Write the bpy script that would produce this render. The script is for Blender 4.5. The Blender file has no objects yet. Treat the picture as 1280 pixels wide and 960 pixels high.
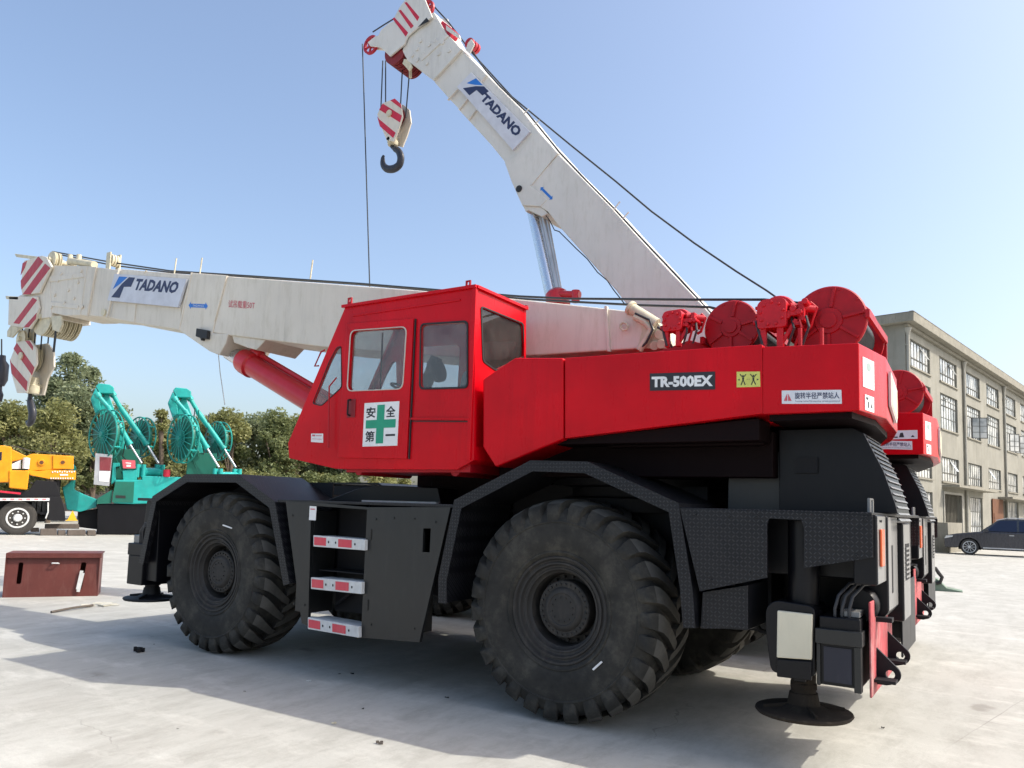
import bpy, bmesh, math, random
from mathutils import Vector, Matrix
from mathutils.geometry import tessellate_polygon
random.seed(7)
PI = math.pi
sc = bpy.context.scene
COL = sc.collection

# ------------------------------------------------------------------ camera
CAM = Vector((3.1507, -7.1797, 1.7563)); YAW = -0.5723; PITCH = 0.0912; ROLL = 0.0292; SH = 65.82; FOC = 961.0
_fw = Vector((math.sin(YAW)*math.cos(PITCH), math.cos(YAW)*math.cos(PITCH), math.sin(PITCH)))
_rt = Vector((math.cos(YAW), -math.sin(YAW), 0))
_up = _rt.cross(_fw)
RT = _rt*math.cos(ROLL) + _up*math.sin(ROLL)
UPV = -_rt*math.sin(ROLL) + _up*math.cos(ROLL)
FW = _fw
cam_d = bpy.data.cameras.new('camera'); cam = bpy.data.objects.new('camera', cam_d); COL.objects.link(cam)
cam_d.sensor_width = 36; cam_d.lens = FOC/1280*36; cam_d.shift_y = SH/1280
cam_d.clip_start = 0.05; cam_d.clip_end = 3000
M = Matrix((RT, UPV, -FW)).transposed().to_4x4(); M.translation = CAM
cam.matrix_world = M
sc.camera = cam

def ray(px, py):
    return FW + RT*((px-640)/FOC) - UPV*((py-480-SH)/FOC)
def at(px, py, ax, v):
    d = ray(px, py); i = 'xyz'.index(ax)
    return CAM + d*((v-CAM[i])/d[i])
def xz(lst, y):
    return [((q := at(a, b, 'y', y)).x, q.z) for a, b in lst]

# ------------------------------------------------------------------ materials
def nodes(name):
    m = bpy.data.materials.new(name); m.use_nodes = True
    nt = m.node_tree; b = nt.nodes['Principled BSDF']
    return m, nt, b
def N(nt, t, **kw):
    n = nt.nodes.new(t)
    for k, v in kw.items():
        if hasattr(n, k): setattr(n, k, v)
        else: n.inputs[k.replace('_', ' ')].default_value = v
    return n
def L(nt, a, b): nt.links.new(a, b)
def noise(nt, scale, detail=6, rough=0.6, vec=None, stretch=None):
    tc = N(nt, 'ShaderNodeTexCoord')
    src = tc.outputs['Object']
    if stretch:
        mp = N(nt, 'ShaderNodeMapping'); mp.inputs['Scale'].default_value = stretch; L(nt, src, mp.inputs[0]); src = mp.outputs[0]
    n = N(nt, 'ShaderNodeTexNoise'); n.inputs['Scale'].default_value = scale
    n.inputs['Detail'].default_value = detail; n.inputs['Roughness'].default_value = rough
    L(nt, src, n.inputs['Vector']); return n.outputs['Fac']
def ramp(nt, fac, stops):
    r = N(nt, 'ShaderNodeValToRGB'); e = r.color_ramp.elements
    e[0].position, e[0].color = stops[0][0], (*stops[0][1], 1) if len(stops[0][1]) == 3 else stops[0][1]
    e[1].position, e[1].color = stops[-1][0], (*stops[-1][1], 1)
    for p_, c_ in stops[1:-1]:
        x = e.new(p_); x.color = (*c_, 1)
    L(nt, fac, r.inputs[0]); return r.outputs[0]
def mixc(nt, f, a, b):
    m = N(nt, 'ShaderNodeMix'); m.data_type = 'RGBA'
    if isinstance(f, (int, float)): m.inputs[0].default_value = f
    else: L(nt, f, m.inputs[0])
    for s, i in ((a, 6), (b, 7)):
        if isinstance(s, tuple): m.inputs[i].default_value = (*s, 1)
        else: L(nt, s, m.inputs[i])
    return m.outputs[2]
def mathn(nt, op, a, b=None):
    m = N(nt, 'ShaderNodeMath'); m.operation = op
    for s, i in ((a, 0), (b, 1)):
        if s is None: continue
        if isinstance(s, (int, float)): m.inputs[i].default_value = s
        else: L(nt, s, m.inputs[i])
    return m.outputs[0]
def bump(nt, b, h, strength=0.2, dist=0.02):
    n = N(nt, 'ShaderNodeBump'); n.inputs['Strength'].default_value = strength; n.inputs['Distance'].default_value = dist
    L(nt, h, n.inputs['Height']); L(nt, n.outputs[0], b.inputs['Normal'])

def paint(name, col, rough=0.35, coat=0.3, dirt=0.25, dirtcol=(0.35, 0.32, 0.28), wav=0.06, metallic=0.0, var=0.12, scale=1.6, streak=True, spec=0.32, grime=0.0):
    m, nt, b = nodes(name)
    n1 = noise(nt, scale, 4, 0.55)
    dark = tuple(c*(1-var) for c in col); lite = tuple(min(1, c*(1+var)) for c in col)
    base = ramp(nt, n1, [(0.3, dark), (0.7, lite)])
    n2 = noise(nt, 7, 10, 0.75, stretch=(1.6, 1.6, 0.35) if streak else None)
    msk = ramp(nt, n2, [(0.50, (0, 0, 0)), (0.80, (1, 1, 1))])
    f = mathn(nt, 'MULTIPLY', msk, dirt)
    outc = mixc(nt, f, base, dirtcol)
    if grime:
        n3 = noise(nt, 3.5, 9, 0.75, stretch=(3.0, 3.0, 0.12)); n4 = noise(nt, 0.7, 3, 0.5)
        g_ = mathn(nt, 'MULTIPLY', ramp(nt, n3, [(0.50, (0, 0, 0)), (0.74, (1, 1, 1))]), ramp(nt, n4, [(0.42, (0, 0, 0)), (0.62, (1, 1, 1))]))
        outc = mixc(nt, mathn(nt, 'MULTIPLY', g_, grime), outc, tuple(c*0.35 for c in col))
        sp = ramp(nt, noise(nt, 45, 2, 0.5), [(0.70, (0, 0, 0)), (0.76, (1, 1, 1))])
        outc = mixc(nt, mathn(nt, 'MULTIPLY', sp, grime*0.5), outc, dirtcol)
    L(nt, outc, b.inputs['Base Color'])
    r = mathn(nt, 'MULTIPLY_ADD', n2, 0.25); nt.nodes[-1].inputs[2].default_value = rough-0.1
    L(nt, r, b.inputs['Roughness'])
    b.inputs['Specular IOR Level'].default_value = spec; b.inputs['Coat Weight'].default_value = coat; b.inputs['Coat Roughness'].default_value = 0.12
    b.inputs['Metallic'].default_value = metallic
    if wav: bump(nt, b, noise(nt, 2.5, 3, 0.5), wav, 0.03)
    return m

RED = (0.56, 0.001, 0.008)
M_red = paint('red_paint', RED, 0.27, 0.0, 0.03, (0.45, 0.08, 0.08), wav=0.16, var=0.14, spec=0.20, grime=0.35)
M_redm = paint('winch_red_paint', (0.36, 0.004, 0.012), 0.48, 0.05, 0.14, (0.35, 0.05, 0.05), wav=0.25, scale=9)
M_redcyl = paint('cylinder_red_paint', (0.55, 0.02, 0.03), 0.3, 0.3, 0.1, (0.6, 0.25, 0.22))
M_faded = paint('faded_red_paint', (0.40, 0.07, 0.08), 0.6, 0.0, 1.0, (0.50, 0.40, 0.37), scale=6, var=0.3)
M_white = paint('cream_boom_paint', (0.70, 0.645, 0.55), 0.45, 0.05, 0.50, (0.40, 0.34, 0.22), wav=0.12, var=0.08, scale=1.1, grime=0.35)
M_white2 = paint('white_boom_paint', (0.66, 0.645, 0.60), 0.42, 0.05, 0.45, (0.40, 0.38, 0.29), wav=0.10, var=0.07, scale=1.1, grime=0.3)
M_cream = paint('worn_cream_metal', (0.62, 0.57, 0.42), 0.5, 0.0, 0.7, (0.28, 0.22, 0.13), wav=0.3, scale=12)
M_rope = paint('steel_rope', (0.045, 0.05, 0.055), 0.5, 0, 0.1, metallic=0.4)
M_black = paint('black_paint', (0.0035, 0.0036, 0.0055), 0.36, 0.0, 0.16, (0.03, 0.029, 0.027), spec=0.28, wav=0.10)
M_grey = paint('dark_grey_panel_paint', (0.010, 0.011, 0.0115), 0.33, 0.0, 0.3, (0.05, 0.048, 0.045), wav=0.22, spec=0.5)
M_dark = paint('dark_machinery', (0.007, 0.007, 0.009), 0.6, 0, 0.3, (0.03, 0.028, 0.026))
M_steel = paint('bare_alloy', (0.55, 0.56, 0.57), 0.4, 0, 0.5, (0.25, 0.24, 0.22), metallic=0.7)
M_alum = paint('alloy_step', (0.62, 0.63, 0.62), 0.5, 0, 0.5, (0.35, 0.33, 0.30), scale=8)
M_refl = paint('red_reflective_tape', (0.62, 0.05, 0.08), 0.35, 0.3, 0.3, (0.6, 0.3, 0.3))
M_stripe = paint('red_stripe_paint', (0.42, 0.02, 0.035), 0.45, 0.1, 0.35, (0.5, 0.35, 0.3), scale=6)
M_sheave = paint('dark_red_sheave_paint', (0.22, 0.025, 0.03), 0.5, 0, 0.4, (0.08, 0.04, 0.03), scale=8)
M_bright = paint('light_grey_and_sunlit_paint', (0.20, 0.20, 0.195), 0.35, 0.2, 0.4, (0.32, 0.31, 0.29))  # real light grey parts; on rear faces, sunlight painted into the colour
M_panelw = paint('ivory_panel_paint', (0.66, 0.61, 0.47), 0.5, 0.05, 0.35, (0.42, 0.38, 0.28), wav=0.25)
M_box = paint('red_oxide_primer', (0.13, 0.035, 0.028), 0.5, 0.05, 0.5, (0.20, 0.10, 0.085), wav=0.25, scale=3)
M_yel = paint('yellow_machine_paint', (0.74, 0.30, 0.008), 0.4, 0.1, 0.35, (0.42, 0.22, 0.06), scale=3)
M_teal = paint('teal_machine_paint', (0.02, 0.36, 0.33), 0.4, 0.1, 0.4, (0.10, 0.24, 0.22), scale=3)
M_teal2 = paint('dark_teal_reel_paint', (0.02, 0.27, 0.23), 0.45, 0.1, 0.3, (0.08, 0.22, 0.19))  # reels: a darker teal than the machine body
M_teald = paint('deep_green_paint', (0.012, 0.14, 0.10), 0.4, 0.2, 0.3, (0.06, 0.16, 0.13))
M_rubberbg = paint('truck_tyre_rubber', (0.05, 0.047, 0.043), 0.85, 0, 0.4, (0.16, 0.14, 0.12))
M_wood = paint('rough_timber', (0.12, 0.10, 0.085), 0.8, 0, 0.5, (0.24, 0.21, 0.17), scale=5)
M_skirt = paint('ivory_skirt', (0.55, 0.53, 0.45), 0.5, 0, 0.4, (0.3, 0.28, 0.2))
def flat(name, col, rough=0.5, metallic=0.0, emit=0):
    m, nt, b = nodes(name); b.inputs['Roughness'].default_value = rough; b.inputs['Metallic'].default_value = metallic
    n = noise(nt, 6, 4, 0.6)
    L(nt, ramp(nt, n, [(0.25, tuple(c*0.88 for c in col)), (0.75, tuple(min(1, c*1.08) for c in col))]), b.inputs['Base Color'])
    return m
S_white = flat('sticker_white', (0.78, 0.78, 0.77)); S_black = flat('sticker_black', (0.02, 0.02, 0.025))
S_navy = flat('sticker_navy', (0.02, 0.03, 0.09)); S_blue = flat('sticker_blue', (0.02, 0.18, 0.60)); S_green = flat('sticker_green', (0.01, 0.30, 0.17))
S_yel = flat('sticker_yellow', (0.62, 0.62, 0.14)); S_red = flat('sticker_red', (0.60, 0.10, 0.13)); S_lav = flat('boom_sign_white', (0.60, 0.62, 0.68))
S_decalw = flat('decal_grey_white', (0.70, 0.71, 0.74)); M_orange = flat('orange_lens', (0.75, 0.12, 0.03), 0.2)
M_seat = flat('grey_seat_fabric', (0.16, 0.17, 0.19), 0.9); M_gasket = flat('black_gasket', (0.015, 0.015, 0.016), 0.6); M_gaskw = flat('ivory_window_trim', (0.55, 0.50, 0.44), 0.5)
M_hose = flat('rubber_hose', (0.03, 0.03, 0.033), 0.5); M_cush = flat('amber_lens', (0.5, 0.15, 0.02), 0.3)
M_interior = flat('cab_interior_trim', (0.10, 0.10, 0.105), 0.8)

def mk_chrome():
    m, nt, b = nodes('chrome_rod'); b.inputs['Metallic'].default_value = 1; b.inputs['Roughness'].default_value = 0.12
    b.inputs['Base Color'].default_value = (0.60, 0.63, 0.68, 1)
    n = noise(nt, 20, 3, 0.5); r = mathn(nt, 'MULTIPLY', n, 0.55); L(nt, r, b.inputs['Roughness']); return m
M_chrome = mk_chrome()
def mk_glass(name, tint, gl=0.12):
    m = bpy.data.materials.new(name); m.use_nodes = True; nt = m.node_tree; nt.nodes.clear()
    o = N(nt, 'ShaderNodeOutputMaterial'); t = N(nt, 'ShaderNodeBsdfTransparent'); t.inputs[0].default_value = (*tint, 1)
    g = N(nt, 'ShaderNodeBsdfGlossy'); g.inputs['Roughness'].default_value = 0.03
    lw = N(nt, 'ShaderNodeLayerWeight'); lw.inputs[0].default_value = 0.5; fr = N(nt, 'ShaderNodeMath'); fr.operation = 'POWER'; L(nt, lw.outputs['Facing'], fr.inputs[0]); fr.inputs[1].default_value = 3.5
    d = N(nt, 'ShaderNodeBsdfDiffuse'); d.inputs[0].default_value = (0.5, 0.48, 0.44, 1)  # patchy diffuse film, pale to paint in reflections on the pane
    mx = N(nt, 'ShaderNodeMixShader'); mx2 = N(nt, 'ShaderNodeMixShader')
    nz = noise(nt, 5, 8, 0.7); f = ramp(nt, nz, [(0.35, (gl*0.25,)*3), (0.75, (gl,)*3)])
    L(nt, f, mx2.inputs[0]); L(nt, t.outputs[0], mx2.inputs[1]); L(nt, d.outputs[0], mx2.inputs[2])
    fr2 = N(nt, 'ShaderNodeMath'); fr2.operation = 'MULTIPLY_ADD'; L(nt, fr.outputs[0], fr2.inputs[0]); fr2.inputs[1].default_value = 0.5; fr2.inputs[2].default_value = 0.04; L(nt, fr2.outputs[0], mx.inputs[0]); L(nt, mx2.outputs[0], mx.inputs[1]); L(nt, g.outputs[0], mx.inputs[2])
    L(nt, mx.outputs[0], o.inputs[0]); return m
M_glass = mk_glass('cab_glass', (0.86, 0.88, 0.88), 0.18)
M_glassd = mk_glass('tinted_cab_glass', (0.30, 0.30, 0.32), 0.1)
def mk_wglass():
    m, nt, b = nodes('old_window_glass')
    n = noise(nt, 0.9, 3, 0.5)
    L(nt, ramp(nt, n, [(0.33, (0.18, 0.20, 0.21)), (0.45, (0.42, 0.44, 0.44)), (0.58, (0.62, 0.63, 0.61))]), b.inputs['Base Color'])
    b.inputs['Roughness'].default_value = 0.12; return m
M_wglass = mk_wglass()
def mk_cartint():
    m, nt, b = nodes('car_glass'); b.inputs['Base Color'].default_value = (0.012, 0.018, 0.045, 1); b.inputs['Roughness'].default_value = 0.06; return m
M_carglass = mk_cartint()
M_carpaint = paint('car_dark_paint', (0.035, 0.036, 0.045), 0.25, 0.8, 0.0, (0.1, 0.1, 0.1), wav=0, var=0.03)

def mk_tread():
    m, nt, b = nodes('diamond_plate_black')
    tc = N(nt, 'ShaderNodeTexCoord'); s = N(nt, 'ShaderNodeSeparateXYZ'); L(nt, tc.outputs['Object'], s.inputs[0])
    c = 34.0
    u = mathn(nt, 'MULTIPLY', s.outputs[0], c)
    v = mathn(nt, 'MULTIPLY', mathn(nt, 'ADD', s.outputs[1], s.outputs[2]), c)
    par = mathn(nt, 'MODULO', mathn(nt, 'ABSOLUTE', mathn(nt, 'ADD', mathn(nt, 'FLOOR', u), mathn(nt, 'FLOOR', v))), 2)
    fu = mathn(nt, 'SUBTRACT', mathn(nt, 'FRACT', u), 0.5); fv = mathn(nt, 'SUBTRACT', mathn(nt, 'FRACT', v), 0.5)
    a = mathn(nt, 'ADD', fu, fv); d = mathn(nt, 'SUBTRACT', fu, fv)
    sg = mathn(nt, 'SUBTRACT', mathn(nt, 'MULTIPLY', par, 2), 1)
    # swap long axis by parity
    la = mathn(nt, 'ADD', mathn(nt, 'MULTIPLY', par, mathn(nt, 'SUBTRACT', a, d)), d)
    sh = mathn(nt, 'ADD', mathn(nt, 'MULTIPLY', par, mathn(nt, 'SUBTRACT', d, a)), a)
    e = mathn(nt, 'ADD', mathn(nt, 'POWER', mathn(nt, 'ABSOLUTE', mathn(nt, 'DIVIDE', la, 0.62)), 2), mathn(nt, 'POWER', mathn(nt, 'ABSOLUTE', mathn(nt, 'DIVIDE', sh, 0.2)), 2))
    h = N(nt, 'ShaderNodeMapRange'); h.inputs[1].default_value = 0.5; h.inputs[2].default_value = 1.1; h.inputs[3].default_value = 1; h.inputs[4].default_value = 0
    L(nt, e, h.inputs[0])
    n = noise(nt, 5, 8, 0.7)
    base = ramp(nt, n, [(0.3, (0.005, 0.0055, 0.008)), (0.75, (0.014, 0.014, 0.016))])
    L(nt, mixc(nt, mathn(nt, 'MULTIPLY', h.outputs[0], 0.6), base, (0.055, 0.055, 0.06)), b.inputs['Base Color'])
    b.inputs['Roughness'].default_value = 0.38; b.inputs['Specular IOR Level'].default_value = 0.3
    bump(nt, b, h.outputs[0], 0.5, 0.004)
    return m
M_tread = mk_tread()

def mk_rubber():
    m, nt, b = nodes('tyre_rubber')
    n = noise(nt, 4, 8, 0.7); n2 = noise(nt, 40, 4, 0.6)
    c1 = ramp(nt, n, [(0.3, (0.020, 0.0195, 0.018)), (0.5, (0.036, 0.034, 0.030)), (0.75, (0.090, 0.083, 0.068))])
    L(nt, c1, b.inputs['Base Color']); b.inputs['Roughness'].default_value = 0.72; b.inputs['Specular IOR Level'].default_value = 0.2
    bump(nt, b, n2, 0.25, 0.004); return m
M_rubber = mk_rubber()
M_dustylit = paint('dusty_sunlit_tread', (0.085, 0.081, 0.073), 0.85, 0, 0.6, (0.17, 0.16, 0.14), wav=0, scale=5, spec=0.15, streak=False)  # lug tops: dust plus the sun and sky light they catch, painted in
M_foot = paint('rusty_dusty_foot', (0.028, 0.022, 0.017), 0.8, 0, 0.6, (0.08, 0.068, 0.05), wav=0.3, scale=7, spec=0.15)
M_hub = paint('dusty_hub_paint', (0.030, 0.028, 0.026), 0.6, 0, 0.5, (0.13, 0.11, 0.09), scale=8)

def mk_ground():
    m, nt, b = nodes('concrete_yard')
    tc = N(nt, 'ShaderNodeTexCoord'); ob = tc.outputs['Object']
    mid = None
    def nz(sc_, det, ro, st=None):
        src = ob
        if st:
            mp = N(nt, 'ShaderNodeMapping'); mp.inputs['Scale'].default_value = st; mp.inputs['Rotation'].default_value = (0, 0, 0.35); L(nt, src, mp.inputs[0]); src = mp.outputs[0]
        n = N(nt, 'ShaderNodeTexNoise'); n.inputs['Scale'].default_value = sc_; n.inputs['Detail'].default_value = det; n.inputs['Roughness'].default_value = ro
        L(nt, src, n.inputs['Vector']); return n.outputs['Fac']
    big = nz(0.16, 5, 0.6); mid = nz(0.9, 8, 0.65, (1, 0.4, 1)); fine = nz(9, 8, 0.75); sm = nz(60, 3, 0.6)
    c = ramp(nt, big, [(0.3, (0.39, 0.385, 0.35)), (0.7, (0.50, 0.495, 0.45))])
    c = mixc(nt, ramp(nt, mid, [(0.45, (0, 0, 0)), (0.72, (0.55,)*3)]), c, (0.35, 0.335, 0.30))
    c = mixc(nt, ramp(nt, mid, [(0.2, (0.5,)*3), (0.42, (0, 0, 0))]), c, (0.60, 0.585, 0.55))
    c = mixc(nt, ramp(nt, fine, [(0.58, (0, 0, 0)), (0.78, (0.30,)*3)]), c, (0.27, 0.26, 0.24))
    spot = ramp(nt, nz(1.7, 2, 0.4), [(0.70, (0, 0, 0)), (0.78, (0.35,)*3)])
    c = mixc(nt, spot, c, (0.24, 0.22, 0.19))
    # tyre tracks: long stretched marks
    tr = ramp(nt, nz(1.2, 3, 0.5, (0.05, 1.6, 1)), [(0.60, (0, 0, 0)), (0.75, (0.25,)*3)])
    c = mixc(nt, tr, c, (0.28, 0.27, 0.25))
    # hairline cracks and a few oil spots
    def vor(sc_, feat, rnd_=1.0):
        v = N(nt, 'ShaderNodeTexVoronoi'); v.feature = feat; v.inputs['Scale'].default_value = sc_
        dn = N(nt, 'ShaderNodeTexNoise'); dn.inputs['Scale'].default_value = 1.1; dn.inputs['Detail'].default_value = 8; L(nt, ob, dn.inputs['Vector'])
        ad = N(nt, 'ShaderNodeVectorMath'); ad.operation = 'MULTIPLY_ADD'; L(nt, dn.outputs['Color'], ad.inputs[0]); ad.inputs[1].default_value = (1.2, 1.2, 0); L(nt, ob, ad.inputs[2]); L(nt, ad.outputs[0], v.inputs['Vector']); return v.outputs['Distance']
    ck = mathn(nt, 'MULTIPLY', mathn(nt, 'LESS_THAN', vor(0.16, 'DISTANCE_TO_EDGE'), 0.0012), ramp(nt, nz(0.5, 4, 0.6), [(0.48, (0, 0, 0)), (0.60, (0.55,)*3)]))
    c = mixc(nt, ck, c, (0.17, 0.16, 0.14))
    oil = ramp(nt, vor(0.55, 'F1'), [(0.035, (0.6,)*3), (0.075, (0, 0, 0))])
    c = mixc(nt, oil, c, (0.19, 0.175, 0.15))
    # trowel marks, water stains and fine mottling
    c = mixc(nt, ramp(nt, nz(3.2, 10, 0.8, (1, 0.35, 1)), [(0.45, (0, 0, 0)), (0.66, (0.62,)*3)]), c, (0.28, 0.27, 0.235))
    c = mixc(nt, ramp(nt, nz(2.1, 9, 0.75, (0.5, 1, 1)), [(0.32, (0.65,)*3), (0.48, (0, 0, 0))]), c, (0.58, 0.57, 0.52))
    s = N(nt, 'ShaderNodeSeparateXYZ')
    mp = N(nt, 'ShaderNodeMapping'); mp.inputs['Rotation'].default_value = (0, 0, 0.22); L(nt, ob, mp.inputs[0])
    wob = N(nt, 'ShaderNodeMix'); wob.data_type = 'VECTOR'
    vn = N(nt, 'ShaderNodeTexNoise'); vn.inputs['Scale'].default_value = 1.5; vn.inputs['Detail'].default_value = 6; L(nt, ob, vn.inputs['Vector'])
    va = N(nt, 'ShaderNodeVectorMath'); va.operation = 'MULTIPLY_ADD'; L(nt, vn.outputs['Color'], va.inputs[0]); va.inputs[1].default_value = (0.03, 0.03, 0); L(nt, mp.outputs[0], va.inputs[2]); L(nt, va.outputs[0], s.inputs[0])
    def joint(o, off):
        q = mathn(nt, 'FRACT', mathn(nt, 'DIVIDE', mathn(nt, 'ADD', o, off), 8.0))
        return mathn(nt, 'LESS_THAN', mathn(nt, 'ABSOLUTE', mathn(nt, 'SUBTRACT', q, 0.5)), 0.0007)
    j = mathn(nt, 'MAXIMUM', joint(s.outputs[0], 1.3), joint(s.outputs[1], 2.4))
    j2 = mathn(nt, 'MULTIPLY', j, ramp(nt, mid, [(0.40, (0.0,)*3), (0.6, (0.5,)*3)]))
    c = mixc(nt, j2, c, (0.20, 0.19, 0.17))
    L(nt, c, b.inputs['Base Color']); b.inputs['Roughness'].default_value = 0.75
    hh = mathn(nt, 'ADD', mathn(nt, 'MULTIPLY', fine, 0.6), mathn(nt, 'MULTIPLY', sm, 0.25))
    bump(nt, b, hh, 0.5, 0.014)
    return m
M_ground = mk_ground()

def mk_wall():
    m, nt, b = nodes('weathered_render')
    n = noise(nt, 0.8, 8, 0.65); st = noise(nt, 1.5, 8, 0.7, stretch=(1.8, 1.8, 0.16)); f = noise(nt, 12, 5, 0.6)
    c = ramp(nt, n, [(0.3, (0.225, 0.218, 0.185)), (0.7, (0.305, 0.295, 0.25))])
    c = mixc(nt, ramp(nt, st, [(0.5, (0, 0, 0)), (0.75, (0.6,)*3)]), c, (0.155, 0.145, 0.11))
    c = mixc(nt, ramp(nt, f, [(0.6, (0, 0, 0)), (0.8, (0.4,)*3)]), c, (0.17, 0.165, 0.13))
    L(nt, c, b.inputs['Base Color']); b.inputs['Roughness'].default_value = 0.85; bump(nt, b, f, 0.2, 0.02); return m
M_wall = mk_wall()
M_eave = paint('eave_render', (0.27, 0.255, 0.21), 0.8, 0, 0.8, (0.11, 0.105, 0.085), wav=0)
M_pipe = paint('pale_drainpipe', (0.33, 0.32, 0.28), 0.6, 0, 0.4, (0.3, 0.28, 0.22), wav=0)
M_wframe = paint('dark_window_frame', (0.10, 0.10, 0.09), 0.6, 0, 0.4, (0.2, 0.18, 0.15), wav=0)
M_rust = paint('rusty_door_sheet', (0.13, 0.055, 0.03), 0.8, 0, 0.9, (0.30, 0.17, 0.06), wav=0.2, scale=2)
M_shade = paint('ground_floor_gate', (0.075, 0.07, 0.055), 0.8, 0, 0.4, (0.2, 0.19, 0.15))

def mk_leaf(name, cols):
    m, nt, b = nodes(name)
    oi = N(nt, 'ShaderNodeTexCoord')
    n = noise(nt, 0.45, 3, 0.6); n2 = noise(nt, 5, 2, 0.5)
    q = mathn(nt, 'ADD', mathn(nt, 'MULTIPLY', n, 0.6), mathn(nt, 'MULTIPLY', n2, 0.4))
    L(nt, ramp(nt, q, [(0.36, cols[0]), (0.5, cols[1]), (0.64, cols[2])]), b.inputs['Base Color'])
    b.inputs['Roughness'].default_value = 0.6
    tr = N(nt, 'ShaderNodeBsdfTranslucent'); tr.inputs[0].default_value = (*[c*1.3 for c in cols[2]], 1)
    mx = N(nt, 'ShaderNodeMixShader'); mx.inputs[0].default_value = 0.3
    out = nt.nodes['Material Output']; L(nt, b.outputs[0], mx.inputs[1]); L(nt, tr.outputs[0], mx.inputs[2]); L(nt, mx.outputs[0], out.inputs[0])
    return m
M_leafA = mk_leaf('olive_foliage', [(0.08, 0.105, 0.04), (0.15, 0.18, 0.07), (0.25, 0.27, 0.12)])  # all three foliage ramps are lightened to paint in distance haze
M_leafB = mk_leaf('yellowish_foliage', [(0.12, 0.135, 0.045), (0.21, 0.22, 0.08), (0.33, 0.32, 0.13)])
M_leafC = mk_leaf('grey_green_foliage', [(0.09, 0.12, 0.065), (0.17, 0.205, 0.11), (0.28, 0.31, 0.18)])
M_bark = paint('bark', (0.13, 0.10, 0.075), 0.9, 0, 0.4, (0.2, 0.17, 0.13), wav=0.4, scale=5)

# ------------------------------------------------------------------ mesh helpers
OFF = Vector((0, 0, 0))
W = {}                                   # world matrix of each object
def tag(o, label=None, cat=None, group=None, kind=None):
    for k, v in (('label', label), ('category', cat), ('group', group), ('kind', kind)):
        if v: o[k] = v
    return o
def place(name, data, parent=None, loc=(0, 0, 0), mat=None):
    o = bpy.data.objects.new(name, data); COL.objects.link(o)
    w = mat if mat is not None else Matrix.Translation(Vector(loc))
    o.matrix_basis = w
    if parent is not None:
        o.parent = parent; o.matrix_parent_inverse = W[parent].inverted()
    W[o] = w.copy(); return o
def thing(name, loc, label, cat, group=None):
    return tag(place(name, None, None, loc), label, cat, group)

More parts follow.
